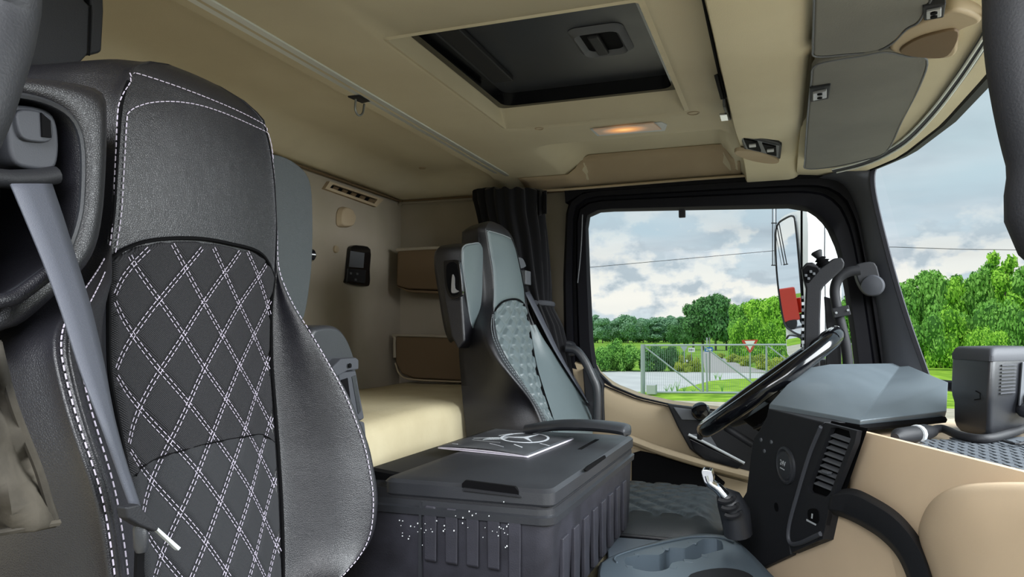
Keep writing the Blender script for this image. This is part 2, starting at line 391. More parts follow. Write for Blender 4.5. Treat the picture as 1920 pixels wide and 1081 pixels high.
# ---------------------------------------------------------------- driver's door, its window surround and the front pillar
N = 96
win = [(1103, 412), (1112, 401), (1135, 397), (1300, 394), (1478, 391), (1520, 398), (1548, 425), (1568, 470), (1582, 540), (1594, 620), (1602, 690), (1606, 790),
       (1500, 795), (1380, 771), (1260, 757), (1200, 743), (1150, 722), (1120, 692), (1113, 640), (1107, 520)]
outer = [(1062, 385), (1075, 366), (1100, 356), (1300, 342), (1490, 330), (1560, 328), (1604, 350), (1625, 400), (1638, 470), (1652, 540), (1664, 620), (1675, 690), (1690, 820),
         (1500, 802), (1380, 777), (1258, 763), (1194, 749), (1140, 727), (1062, 700), (1058, 640), (1056, 520)]
def rays(poly, cx=1345, cy=590, n=N):
    P0 = np.array(poly, float); out = []
    for a in np.linspace(0, 2*math.pi, n, endpoint=False):
        d = np.array([math.cos(a), math.sin(a)]); best = None
        for i in range(len(P0)):
            p, q = P0[i]-(cx, cy), P0[(i+1) % len(P0)]-(cx, cy); e = q-p
            den = d[0]*e[1]-d[1]*e[0]
            if abs(den) < 1e-9: continue
            t = (p[0]*e[1]-p[1]*e[0])/den; u = (p[0]*d[1]-p[1]*d[0])/den
            if t > 0 and -1e-9 <= u <= 1+1e-9 and (best is None or t > best): best = t
        out.append((cx+d[0]*best, cy+d[1]*best))
    return out
wr, orr = rays(win), rays(outer)
ob = orr
def blend(a, b, t): return [(p[0]*(1-t)+q[0]*t, p[1]*(1-t)+q[1]*t) for p, q in zip(a, b)]
door = thing('door_1', P(1300, 860, Y=2.3)-np.array([0, 0, .3]), None, None, kind='structure')
def dprofile(steps):   # rings running from the outer edge to the glass; each (blend, Y)
    rows = [PP(blend(orr, wr, t), Y=y) for t, y in steps]; g = G(); g.grid(rows, True); return g
upper = dprofile([(0, 2.33), (0, 2.26), (.08, 2.235), (.28, 2.235), (.34, 2.262), (.46, 2.262), (.52, 2.245), (.86, 2.245), (1.0, 2.262), (1.0, 2.33), (0, 2.33)])
mk('window_surround', upper, M_frame, door, angle=50)
mk('window_pane', G().add(PP(wr, Y=2.30), [tuple(range(N))]), M_glass, door, smooth=False)
# beige lower door panel, with a soft rolled top edge following the window
top = [(1040, 668), (1075, 680), (1108, 688), (1118, 705), (1146, 727), (1197, 747), (1259, 761), (1380, 776), (1500, 800), (1660, 830)]
tw = resample(PP(top, Y=2.26), 40, closed=False)
rows = []
for p in tw:
    x, z = p[0], p[2]
    rows.append([(x, 2.33, z+.010), (x, 2.28, z+.010), (x, 2.245, z+.002), (x, 2.232, z-.02), (x, 2.23, z-.06), (x-.0, 2.235, min(z-.10, -.30)), (x, 2.25, -.36), (x, 2.25, -.9)])
mk('door_panel', G().grid(rows), M_doorp, door, angle=60)
# ledge strip and storage opening low in the door
mk('door_ledge', G().tube(crom(PP([(1168, 818), (1240, 845), (1330, 872), (1430, 898)], Y=2.2), 5), .016, flat=.8), M_beiged, door)
mk('map_pocket', G().prism(PP([(1184, 850), (1200, 845), (1232, 852), (1335, 884), (1360, 905), (1340, 930), (1184, 925)], Y=2.22), (0, .012, 0)), M_deep, door, bevel=.004)
mk('lower_panel', G().prism(PP([(1150, 830), (1185, 840), (1300, 878), (1430, 912), (1440, 1000), (1150, 1000)], Y=2.236), (0, .01, 0)), M_beiged, door)
# black switch insert
mk('armrest_insert', G().prism(PP([(1250, 757), (1300, 764), (1420, 790), (1480, 880), (1440, 896), (1392, 882), (1318, 860), (1293, 842), (1270, 800)], Y=2.205), (0, .03, 0)), M_plasm, door, bevel=.006)
mk('insert_top', G().prism(PP([(1262, 763), (1300, 768), (1345, 778), (1330, 788), (1278, 787)], Y=2.195), (0, .01, 0)), M_greyp, door, bevel=.003)
mk('pocket_lip', G().tube(PP([(1291, 814), (1320, 828), (1396, 868)], Y=2.19), .004), M_lgrey, door)
mk('pocket_tray', G().prism(PP([(1293, 813), (1330, 813), (1345, 838), (1322, 830)], Y=2.20), (0, -.004, 0)), M_greyp, door)
mk('pocket_wall', G().prism(PP([(1291, 820), (1396, 870), (1384, 879), (1322, 862), (1301, 845)], Y=2.19), (0, .02, 0)), M_gloss, door, bevel=.003)
kn = G().lathe(P(1316, 775, Y=2.18), (-.2, -.6, .6), [(.012, -.03), (.013, -.01), (.024, 0), (.027, .012), (.022, .024), (.008, .03)], 20)
mk('door_knob', kn, M_gloss, door)
mk('knob_neck', G().tube(PP([(1322, 775), (1340, 790)], Y=2.19), .012), M_plasm, door)
mk('window_clip', G().box(P(1273, 392, Y=2.25), P(1285, 407, Y=2.24)), M_plasm, door, bevel=.002)
# front pillar between door and windscreen, rolled
inn = [(1535, 333), (1580, 345), (1607, 395), (1622, 470), (1637, 545), (1650, 620), (1660, 720)]
mid = [(1570, 322), (1600, 330), (1622, 380), (1645, 470), (1667, 550), (1690, 630), (1715, 720)]
out_ = [(1640, 305), (1633, 330), (1638, 375), (1661, 470), (1682, 545), (1706, 620), (1740, 715)]
rows = []
for a, m_, o_ in zip(crom(inn, 4), crom(mid, 4), crom(out_, 4)):
    A = P(a[0], a[1], Y=2.235); Mm = P(m_[0], m_[1], Y=2.19); O = P(o_[0], o_[1], Y=2.17)
    rows.append([A+(0, .06, 0), A, A*.7+Mm*.3+(0, -.012, 0), Mm+(0, -.006, 0), O, O+(.012, .01, 0), O+(.012, .09, 0)])
pil = struct('trim_8', G().grid(rows, True), M_pillar, angle=60)
rows = [[P(o_[0], o_[1], Y=2.168)+d for d in ((-.002, 0, 0), (.008, 0, 0), (.010, .015, 0), (0, .015, 0))] for o_ in crom(out_, 4)]
struct('trim_9', G().grid(rows, True), M_frame)
# strip over the door joining the headliner
struct('trim_10', G().prism(PP([(1058, 352), (1300, 337), (1540, 316), (1640, 300), (1640, 312), (1560, 332), (1300, 346), (1095, 360), (1060, 380)], Y=2.24), (0, .08, 0)), M_frame)
struct('trim_11', G().tube(crom(PP([(975, 358), (1060, 355), (1300, 336), (1500, 322), (1560, 312)], Y=2.235), 5), .004), M_headb)

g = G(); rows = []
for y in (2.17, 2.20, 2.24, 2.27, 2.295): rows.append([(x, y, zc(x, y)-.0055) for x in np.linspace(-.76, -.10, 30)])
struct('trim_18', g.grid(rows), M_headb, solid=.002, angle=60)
# windscreen glass and lower frame
def wsl(y): return WSX(y)+.125
rows = []
for t in np.linspace(0, 1, 8):
    rows.append([(WSX(y)*(1-t)+wsl(y)*t+.01, y, .455*(1-t)-.13*t) for y in np.linspace(.28, 2.17, 30)])
struct('window_1', G().grid(rows), M_glass)
struct('trim_12', G().tube([(wsl(y)+.01, y, -.125) for y in np.linspace(.28, 2.2, 24)], .014), M_frame)

# ================================================================ HEADLINER FITTINGS
# roof hatch
h = thing('roof_hatch', ((HX0+HX1)/2, (HY0+HY1)/2, .54), 'black roof hatch with a recessed handle set in the beige headliner', 'hatch')
def rect(x0, x1, y0, y1, z, r=.03, n=5):
    return [(x, y, z) for x, y in roundrect((x0+x1)/2, (y0+y1)/2, (x1-x0)/2, (y1-y0)/2, r, n)]
g = G().grid([rect(HX0-.012, HX1+.012, HY0-.006, HY1+.012, .498, .012), rect(HX0, HX1, HY0, HY1, .494, .008), rect(HX0+.003, HX1-.003, HY0+.002, HY1-.05, .54, .012)], True)
mk('hatch_surround', g, M_head, h, angle=60)
fx0, fx1, fy0, fy1 = HX0+.004, HX1-.004, HY0-.0, HY1-.045
g = G().ring(rect(fx0, fx1, fy0, fy1, .530, .015), rect(fx0+.014, fx1-.014, fy0+.014, fy1-.014, .530, .025), (0, 0, .05))
mk('hatch_frame', g, M_gloss, h)
mk('hatch_panel', G().prism(rect(fx0+.01, fx1-.01, fy0+.01, fy1-.01, .560, .03), (0, 0, .012)), M_plas, h)
# handle recess, sized from the photograph
hc = P(1128, 78, Z=.556); 
a = roundrect(hc[0], hc[1], .052, .07, .02); b = roundrect(hc[0], hc[1], .042, .058, .018); c = roundrect(hc[0], hc[1], .034, .05, .014)
g = G().grid([[(x, y, .559) for x, y in a], [(x, y, .549) for x, y in b], [(x, y, .559) for x, y in c]], True)
hh = mk('handle_bezel', g, M_greyp, h, angle=60)
mk('handle_recess', G().prism([(x, y, .558) for x, y in c], (0, 0, .004)), M_deep, hh)
mk('handle_grip', G().box((hc[0]-.018, hc[1]-.045, .547), (hc[0]+.004, hc[1]+.05, .557)), M_plasm, hh, bevel=.004)
mk('slide_rail', G().box((fx0+.03, fy0+.12, .548), (fx0+.075, fy1-.12, .560)), M_plasm, h, bevel=.003)
# interior lamp
L = thing('ceiling_lamp', P(1180, 240, Z=.497), 'glowing orange interior lamp strip in the headliner beyond the hatch', 'lamp')
lp = PP([(1106, 240), (1240, 227), (1251, 232), (1247, 243), (1120, 253)], Z=.498)
mk('lamp_bezel', G().prism(lp, (0, 0, -.003)), M_lgrey, L, bevel=.001)
ml = D.materials.new('lamp_lens'); ml.use_nodes = True; t = NT(ml.node_tree); b_ = t.n['Principled BSDF']
tc = t.new('ShaderNodeTexCoord'); vm = t.new('ShaderNodeVectorMath', operation='LENGTH'); mp = t.new('ShaderNodeMapping'); mp.inputs['Scale'].default_value = (14, 26, 1); mp.inputs['Location'].default_value = (.1, 0, 0)
t.link(tc.outputs['Object'], mp.inputs[0]); t.link(mp.outputs[0], vm.inputs[0])
t.link(t.ramp(vm.outputs['Value'], [(0.0, hexc('#ffc36a')), (.5, hexc('#f59a3c')), (1, hexc('#c9a68c'))]), b_.inputs['Emission Color'])
t.link(t.ramp(vm.outputs['Value'], [(0.0, (1.1, 1.1, 1.1, 1)), (.55, (.55, .55, .55, 1)), (1, (.08, .08, .08, 1))]), b_.inputs['Emission Strength']); b_.inputs['Base Color'].default_value = hexc('#c9b09c')
mk('lamp_lens', G().prism(PP([(1112, 241), (1225, 229), (1240, 241), (1124, 251)], Z=.4945), (0, 0, -.003)), ml, L)
# sensor rings
def ringat(px, py, z, r, lab, m=M_beiged, name='ceiling_sensor'):
    c = P(px, py, Z=z); g = G().lathe(c, (0, 0, -1), [(r, -.004), (r, .003), (r*.8, .004), (r*.72, .001)], 24)
    tagit(mk(name, g, m), lab, 'sensor')
ringat(1300, 210, .499, .014, 'small round ring in the headliner right of the orange lamp')
ringat(1011, 239, .499, .011, 'small brown round button in the headliner left of the lamp', M_headb)
ringat(792, 314, .522, .011, 'small round button in the ceiling above the rear bunk')
# curtain rail across the cab
r = thing('curtain_rail', (-.81, 1.3, .50), 'long silver curtain rail crossing the ceiling', 'rail')
mk('rail_upper', G().box((-.822, .2, .497), (-.806, 2.31, .513)), M_alu, r, bevel=.002)
mk('rail_lower', G().box((-.798, .2, .494), (-.782, 2.31, .505)), M_alu, r, bevel=.002)
mk('rail_groove', G().box((-.807, .2, .502), (-.797, 2.31, .512)), M_deep, r)
hk = thing('ceiling_hook', P(672, 175, X=-.83), 'black ceiling bracket with a metal wire loop under the rail', 'hook')
mk('bracket', G().prism(PP([(650, 172), (660, 168), (697, 185), (700, 192), (686, 198), (651, 183)], X=-.84), (.03, 0, 0)), M_plasm, hk, bevel=.003)
mk('loop', G().tube(crom(PP([(667, 186), (666, 205), (672, 216), (680, 212), (683, 195)], X=-.822), 6), .0022), M_steel, hk)

# roof console: latch, strap, switch panel, round grille
st = thing('roof_locker_strap', P(1352, 160, Z=.46), 'black cord with grey latch hanging from the roof locker edge', 'strap')
mk('cord', G().tube(crom(PP([(1318, -8), (1330, 50), (1345, 120), (1352, 150), (1360, 182)], X=-.096), 4), .0030), M_deep, st)
mk('pull_tab', G().prism(PP([(1345, 140), (1352, 137), (1364, 182), (1357, 186)], X=-.098), (-.006, 0, 0)), M_deep, st)
mk('latch', G().prism(PP([(1360, 184), (1369, 186), (1377, 212), (1378, 230), (1368, 222), (1361, 200)], X=-.098), (-.006, 0, 0)), M_greyp, st, bevel=.002)
mk('latch_catch', G().box(P(1349, 212, Z=.46), P(1366, 226, Z=.455)), M_chrome, st, bevel=.001)
sp = thing('roof_switch_panel', P(1425, 275, Z=.46), 'grey roof switch panel with two rocker switches above the driver window', 'switch panel')
Zp = .452
mk('panel_frame', G().prism(PP([(1386, 250), (1392, 250), (1460, 267), (1466, 273), (1463, 298), (1440, 295), (1396, 281)], Z=Zp), (0, 0, .02)), M_plasm, sp, bevel=.002)
mk('faceplate', G().prism(PP([(1389, 256), (1461, 273), (1459, 295), (1399, 279)], Z=Zp-.002), (0, 0, .004)), M_greyp, sp)
for q in ([(1394, 261), (1420, 267), (1427, 285), (1402, 279)], [(1429, 270), (1455, 276), (1456, 293), (1438, 289)]):
    sw = mk('rocker_switch', G().prism(PP(q, Z=Zp-.006), (0, 0, .006)), M_deep, sp, bevel=.001)
    cc = np.mean(np.array(PP(q, Z=Zp-.009)), 0); mk('switch_cap', G().box(cc-(.008, .012, .001), cc+(.008, .012, .003)), M_silver, sw, bevel=.001)
tagit(mk('roof_speaker_grille', G().prism([P(1419+42*math.cos(a), 295+9*math.sin(a)+.22*42*math.cos(a)*.9, Z=.447) for a in np.linspace(0, 2*math.pi, 28, endpoint=False)], (0, 0, .01)), M_headb, bevel=.002),
      'beige oval speaker grille below the roof switch panel', 'speaker grille')
# sun visors
def visor(pts, lab, hp, z=.425):
    v = thing('sun_visor', np.mean(np.array(PP(pts, Z=z)), 0), lab, 'sun visor', 'grey sun visors')
    mk('visor_pad', G().prism(crom(PP(pts, Z=z), 4, True), (0, 0, .014)), M_visor, v, bevel=.005, seg=3)
    mk('edge_piping', G().tube(crom(PP(pts, Z=z+.001), 4, True)+[PP(pts, Z=z+.001)[0]], .0016, 6), M_greyp, v)
    return v
v1 = visor([(1533, -60), (1527, -20), (1525, 50), (1524, 90), (1530, 106), (1590, 102), (1640, 97), (1672, 82), (1700, 55), (1722, 42), (1738, 15), (1760, -30), (1770, -60)],
           'grey sun visor nearer the windscreen centre, partly out of view', None)
v2 = visor([(1521, 150), (1524, 128), (1545, 117), (1610, 106), (1660, 98), (1700, 106), (1738, 112), (1725, 160), (1692, 225), (1662, 284), (1620, 300), (1560, 313), (1512, 316), (1509, 300), (1514, 220)],
           'long grey sun visor over the driver corner with a silver pivot clip', None, .422)
def pivot(cx, cy, w, hgt, par, z):
    c = [(cx-w, cy-hgt*.6), (cx+w, cy-hgt), (cx+w*.8, cy+hgt*.6), (cx-w*.9, cy+hgt)]
    p = mk('pivot_clip', G().prism(PP(c, Z=z-.004), (0, 0, .01)), M_plasm, par, bevel=.002)
    c2 = [(cx-w*.7, cy-hgt*.0), (cx+w*.6, cy-hgt*.35), (cx+w*.6, cy+hgt*.5), (cx-w*.7, cy+hgt*.85)]
    q = mk('clip_face', G().prism(PP(c2, Z=z-.008), (0, 0, .005)), M_silver, p, bevel=.0015)
    for dy in (-.02, .42):
        mk('clip_face', G().lathe(P(cx-w*.05, cy+hgt*(dy+.05), Z=z-.0085), (0, 0, -1), [(.0042, -.002), (.0042, .0012)], 16), M_deep, p)
pivot(1538, 176, 20, 16, v2, .422); pivot(1752, 24, 22, 16, v1, .425)
# roof lamp pod between the visors
pod = thing('roof_pod', P(1750, 80, Z=.44), 'tan oval roof pod with a brown lens between the visors', 'lamp')
o1 = crom(PP([(1668, 92), (1690, 62), (1745, 36), (1790, 20), (1834, 32), (1838, 44), (1800, 62), (1792, 104), (1740, 113), (1692, 112)], Z=.425), 5, True)
mk('pod_body', G().prism(o1, (0, 0, .03)), M_doorp, pod, bevel=.006, seg=3)
o2 = crom(PP([(1688, 100), (1705, 82), (1745, 66), (1797, 60), (1778, 105), (1730, 109)], Z=.421), 5, True)
mk('pod_lens', G().prism(o2, (0, 0, .006)), M_shelf, pod, bevel=.002)
# sun blind rail along the windscreen head
rb = thing('blind_rail', (.3, 1.8, .45), 'pair of thin silver blind rails along the windscreen head', 'rail')
for n_, d in (('rail_strip', 0), ('rail_strip', 11)):
    pts = [(1560, 317), (1602, 307), (1640, 293), (1692, 262), (1742, 212), (1790, 150), (1832, 88), (1852, 55), (1870, 20)]
    q = [(x+d*.8, y+d*.55) for x, y in pts]
    mk(n_, G().tube(crom(PP(q, Z=.430), 5), .0022, 8), M_alu, rb)
mk('rail_bed', G().tube(crom(PP([(x+4, y+3) for x, y in pts], Z=.436), 5), .0095, 8, flat=.4), M_pillar, rb)
# ================================================================ THE TWO SEATS
def col(anch):
    """anchors (px, py, X) or ('p', X, Y, z) -> X(z), Y(z) interpolators"""
    pts = []
    for a in anch:
        pts.append(np.array(a[1:], float) if a[0] == 'p' else P(a[0], a[1], X=a[2]))
    pts.sort(key=lambda p: p[2]); A = np.array(pts)
    return A
def colat(A, z): return np.array([np.interp(z, A[:, 2], A[:, 0]), np.interp(z, A[:, 2], A[:, 1])])
class SeatBack:
    KS = 5
    def __init__(s, A, B, Cc, Dd, E, Fc, ztop, zbot, n=64, crest=.016, pillow=.006):
        s.z = np.linspace(ztop, zbot, n); cols = [col(x) for x in (A, B, Cc, Dd, E, Fc)]
        raw = np.array([[colat(c, z) for c in cols] for z in s.z])        # n,6,2
        pad = np.pad(raw, ((2, 2), (0, 0), (0, 0)), mode='edge'); ker = np.array([1, 2, 3, 2, 1])/9
        sm = sum(ker[k]*pad[k:k+n] for k in range(5)); s.cols = sm
        rows = []
        for i in range(n):
            a, b, c, d, e, f = sm[i]; w1 = min(1, np.linalg.norm(b-c)/.05); w2 = min(1, np.linalg.norm(d-e)/.05)
            ctl = [a, a*.35+b*.65+(0, -.012), b+(-.016, -.004), b, (b+c)/2+(crest*w1, -.002*w1), c, c*.67+d*.33+(pillow, 0), c*.33+d*.67+(pillow, 0), d, (d+e)/2+(crest*w2, .002*w2), e, e+(-.018, .006), e*.6+f*.4+(0, .008), f]
            rows.append([np.array([q[0], q[1], s.z[i]]) for q in crom(ctl, s.KS)])
        s.rows = np.array(rows); s.iB, s.iC, s.iD, s.iE = [k*s.KS for k in (3, 5, 8, 10)]
    def pt(s, j, z):
        t = np.interp(z, s.z[::-1], np.arange(len(s.z))[::-1]); i = int(min(len(s.z)-2, max(0, math.floor(t)))); fr = t-i
        j = min(max(j, 0), s.rows.shape[1]-1.001); k = int(j); fj = j-k
        R = s.rows; a = R[i, k]*(1-fj)+R[i, k+1]*fj; b = R[i+1, k]*(1-fj)+R[i+1, k+1]*fj
        p = a*(1-fr)+b*fr; p[2] = z if s.z[-1] <= z <= s.z[0] else p[2]; return p
    def nrm(s, j, z):
        a = s.pt(j+.5, z)-s.pt(j-.5, z); b = s.pt(j, z+.008)-s.pt(j, z-.008); n = np.cross(a, b); n /= np.linalg.norm(n)+1e-9
        return n if n[0] > 0 else -n
    def body(s):
        rows = []; R = s.rows; n = len(s.z)
        for (k, dz) in ((.93, .030), (.6, .027), (.28, .018), (.10, .008)):
            c = R[0].mean(0); rows.append([c*k+p*(1-k)+(0, 0, dz) for p in R[0]])
        rows += [list(r) for r in R]; return G().loft(rows)
    def stitch(s, g, path, off=.0022, L=.0050, gap=.0024, w=.0009, dbl=0.0):
        """path: list of (j, z) or 3D points; adds dashes on the surface"""
        pts = [s.pt(j, z)+s.nrm(j, z)*off for j, z in path]; nn = [s.nrm(j, z) for j, z in path]
        Ls = np.concatenate([[0], np.cumsum([np.linalg.norm(pts[i+1]-pts[i]) for i in range(len(pts)-1)])]); A = np.array(pts); N_ = np.array(nn)
        at = lambda x: np.array([np.interp(x, Ls, A[:, k]) for k in range(3)]); an = lambda x: np.array([np.interp(x, Ls, N_[:, k]) for k in range(3)])
        x = 0
        while x+L < Ls[-1]:
            a, b, n = at(x), at(x+L), an(x); d = b-a; d /= np.linalg.norm(d)+1e-9; sd = np.cross(n, d)
            for o in ((-dbl, dbl) if dbl else (0,)):
                g.obox((a+b)/2+sd*o, d*L/2, sd*w/2, n*w/2)
            x += L+gap
def quilt(S, z0, z1, topf, dw, dh, off, depth, nu=90, nz=200, soft=.10):
    """the padded insert with diamond grooves, a sheet standing proud of the seat body"""
    Wd = np.linalg.norm(S.pt(S.iC, (z0+z1)/2)-S.pt(S.iD, (z0+z1)/2)); rows = []
    def pat(u, z):
        a = (u*Wd/dw+z/dh+.5) % 1.0; b = (u*Wd/dw-z/dh-.5) % 1.0
        da, db = max(0, min(a, 1-a)-.035), max(0, min(b, 1-b)-.035); return min(1, da/soft)*min(1, db/soft)
    for i in range(nz+1):
        r = []
        for k in range(nu+1):
            u = k/nu; z = topf(u)+(z1-topf(u))*i/nz; j = S.iC+(S.iD-S.iC)*u
            e = min(1, u/.02, (1-u)/.02, i/nz/.01); h = (off+depth*(pat(u, z)-1))*e-.004*(1-e)
            r.append(S.pt(j, z)+S.nrm(j, z)*h)
        rows.append(r)
    return rows, Wd
def diag_paths(S, Wd, topf, z1, dw, dh):
    out = []
    for sgn in (1, -1):
        for k in range(-30, 40):
            path = []
            for u in np.linspace(.012, .988, 60):
                z = sgn*(k+.5-u*Wd/dw)*dh
                if z1 < z < topf(u)-.003: path.append((S.iC+(S.iD-S.iC)*u, z))
                elif path: break
            if len(path) > 2: out.append(path)
    return out

# ---------------------------------------------------------------- passenger seat (near)
A = [('p', -.80, .56, .34), ('p', -.80, .56, .10), ('p', -.80, .47, .0), ('p', -.725, .44, -.16), ('p', -.725, .44, -.42)]
B = [(262, 122, -.655), (235, 145, -.65), (222, 190, -.645), (217, 300, -.64), (212, 420, -.64), (207, 478, -.64), (160, 545, -.60), (108, 618, -.56), (112, 660, -.55), (135, 760, -.53), (165, 850, -.51), (192, 930, -.50), (215, 1080, -.50), (225, 1250, -.50)]
Cc = [(268, 124, -.655), (245, 150, -.65), (232, 190, -.645), (225, 300, -.64), (218, 420, -.64), (204, 486, -.645), (203, 580, -.64), (204, 700, -.635), (232, 850, -.625), (252, 960, -.615), (266, 1080, -.605), (280, 1250, -.59)]
Dd = [(440, 184, -.655), (480, 214, -.65), (498, 255, -.645), (508, 330, -.64), (514, 420, -.64), (511, 515, -.64), (503, 570, -.64), (503, 680, -.635), (514, 830, -.625), (521, 950, -.615), (525, 1081, -.605), (528, 1250, -.59)]
E = [(446, 184, -.657), (486, 214, -.652), (503, 255, -.648), (512, 330, -.645), (517, 420, -.645), (518, 505, -.64), (545, 570, -.61), (600, 652, -.575), (650, 735, -.555), (690, 835, -.54), (707, 930, -.53), (700, 1010, -.53), (655, 1075, -.54), (560, 1150, -.55)]
Fc = [('p', -.80, .80, .34), ('p', -.80, .80, .10), ('p', -.79, .86, -.05), ('p', -.725, .84, -.16), ('p', -.725, .84, -.42)]
SP = SeatBack(A, B, Cc, Dd, E, Fc, .288, -.42)
seat = thing('passenger_seat', (-.65, .69, -.9), 'tall black passenger seat with white stitched diamond textile front', 'seat', 'cab seats')
mk('backrest', SP.body(), M_leather, seat, angle=75)
# arched top of the textile insert
arch = crom([(0, P(204, 486, X=-.645)[2]), (.18, P(250, 452, X=-.645)[2]), (.4, P(310, 443, X=-.64)[2]), (.62, P(390, 455, X=-.64)[2]), (.85, P(465, 475, X=-.64)[2]), (1, P(508, 520, X=-.64)[2])], 8)
archA = np.array(arch); topf = lambda u: float(np.interp(u, archA[:, 0], archA[:, 1]))
DW, DH = .0555, .0755
rows, Wd = quilt(SP, .1, -.42, topf, DW, DH, .0075, .0045)
zs = P(240, 862, X=-.62)[2]; ze = P(500, 806, X=-.62)[2]
seamz = lambda u: zs+(ze-zs)*u
R_ = np.array(rows); nz, nu = R_.shape[0], R_.shape[1]
up_rows = [list(r) for r in R_ if True]
def split_rows(rows, upper):
    out = []
    nu_ = len(rows[0]); nz_ = len(rows)
    for i in range(nz_): out.append(rows[i])
    return out
gu, gl = G(), G(); mid_i = int(np.argmin(np.abs(R_[:, nu//2, 2]-seamz(.5))))
def slanted(i0, i1):
    return [[R_[i, k] for k in range(nu)] for i in range(i0, i1)]
gu.grid(slanted(0, mid_i+1)); gl.grid(slanted(mid_i, nz))
ins = mk('textile_insert', gu, M_textile, seat, angle=80)
mk('lower_insert', gl, M_textile2, seat, angle=80)
mk('insert_seam', G().tube([SP.pt(SP.iC+(SP.iD-SP.iC)*u, float(R_[mid_i, int(u*(nu-1)), 2]))+SP.nrm(SP.iC+(SP.iD-SP.iC)*u, -.1)*.0068 for u in np.linspace(.01, .99, 24)], .0010, 6), M_deep, seat)
# dark welt around the insert
wl = [SP.pt(SP.iC-.3, z)+SP.nrm(SP.iC, z)*.002 for z in np.linspace(-.41, topf(0), 50)]
wt = [SP.pt(SP.iC+(SP.iD-SP.iC)*u, topf(u)+.002)+SP.nrm(SP.iC+(SP.iD-SP.iC)*u, topf(u))*.003 for u in np.linspace(.02, .98, 40)]
wr_ = [SP.pt(SP.iD+.3, z)+SP.nrm(SP.iD, z)*.002 for z in np.linspace(topf(1), -.41, 50)]
mk('insert_welt', G().tube(wl+wt+wr_, .0022, 6), M_deep, seat)
gs = G()
for p in diag_paths(SP, Wd, topf, -.41, DW, DH): SP.stitch(gs, p, off=.0056, dbl=.0020, w=.00065)
mk('diamond_stitching', gs, M_thread, seat, smooth=False, kind='stuff')
# seam stitching round headrest and bolsters
gs = G()
def run(j, za, zb, n=60): return [(j, z) for z in np.linspace(za, zb, n)]
zt = .284
top_o = [(SP.iB+.3+(SP.iE-.8-SP.iB)*t, zt-.045*abs(2*t-1)**4) for t in np.linspace(0, 1, 70)]
top_i = [(SP.iC+.35+(SP.iE-1.6-SP.iC)*t, zt-.011-.040*abs(2*t-1)**4) for t in np.linspace(0, 1, 70)]
SP.stitch(gs, run(SP.iB+.3, .09, zt-.046)+top_o+run(SP.iE-.5, zt-.046, .07), off=.0016)
SP.stitch(gs, run(SP.iC+.35, .085, zt-.052)+top_i, off=.0016)
SP.stitch(gs, run(SP.iB-.3, .075, -.41, 90), off=.0016); SP.stitch(gs, run(SP.iB+2.0, .06, -.41, 90), off=.0016)
SP.stitch(gs, run(SP.iE-.9, .07, -.41, 90), off=.0016)
mk('seam_stitching', gs, M_thread, seat, smooth=False, kind='stuff')
for (j, off) in ((SP.iB+.35, .0006), (SP.iB+.95, .0006)):
    mk('bolster_cord', G().tube([SP.pt(j, z)+SP.nrm(j, z)*off for z in np.linspace(.02, -.41, 60)], .0022, 6), M_greyp if j < 0 else M_leather, seat)
mk('headrest_cord', G().tube([SP.pt(SP.iC-.8, z)+SP.nrm(SP.iC-.8, z)*.0005 for z in np.linspace(.09, .27, 30)], .0022, 6), M_deep, seat)
# outboard shoulder with the belt outlet
XS = -.585
so = [(-60, 160), (0, 146), (60, 147), (120, 153), (170, 163), (192, 174), (200, 200), (199, 300), (192, 400), (178, 465), (150, 510), (95, 560), (40, 606), (0, 618), (-60, 630)]
si = [(-50, 188), (0, 181), (40, 183), (85, 196), (120, 218), (138, 248), (146, 300), (144, 380), (137, 420), (125, 455), (112, 478), (80, 500), (40, 528), (0, 552), (-50, 575)]
def ringp(o, i, n, xo, xi):
    oo = resample(crom(o, 4, True), n); ii = resample(crom(i, 4, True), n)
    k = int(np.argmin([np.linalg.norm(np.array(q)-oo[0]) for q in ii])); ii = ii[k:]+ii[:k]
    if np.linalg.norm(np.array(ii[n//4])-oo[n//4]) > np.linalg.norm(np.array(ii[-n//4])-oo[n//4]): ii = [ii[0]]+ii[1:][::-1]
    return oo, ii
oo, ii = ringp(so, si, 72, 0, 0)
rows = [PP(oo, X=XS-.16), PP(oo, X=XS-.02), PP([(a[0]*.93+b[0]*.07, a[1]*.93+b[1]*.07) for a, b in zip(oo, ii)], X=XS-.004), PP([(a[0]*.75+b[0]*.25, a[1]*.75+b[1]*.25) for a, b in zip(oo, ii)], X=XS),
        PP([(a[0]*.3+b[0]*.7, a[1]*.3+b[1]*.7) for a, b in zip(oo, ii)], X=XS-.003), PP([(a[0]*.06+b[0]*.94, a[1]*.06+b[1]*.94) for a, b in zip(oo, ii)], X=XS-.008), PP(ii, X=XS-.02), PP(ii, X=XS-.10)]
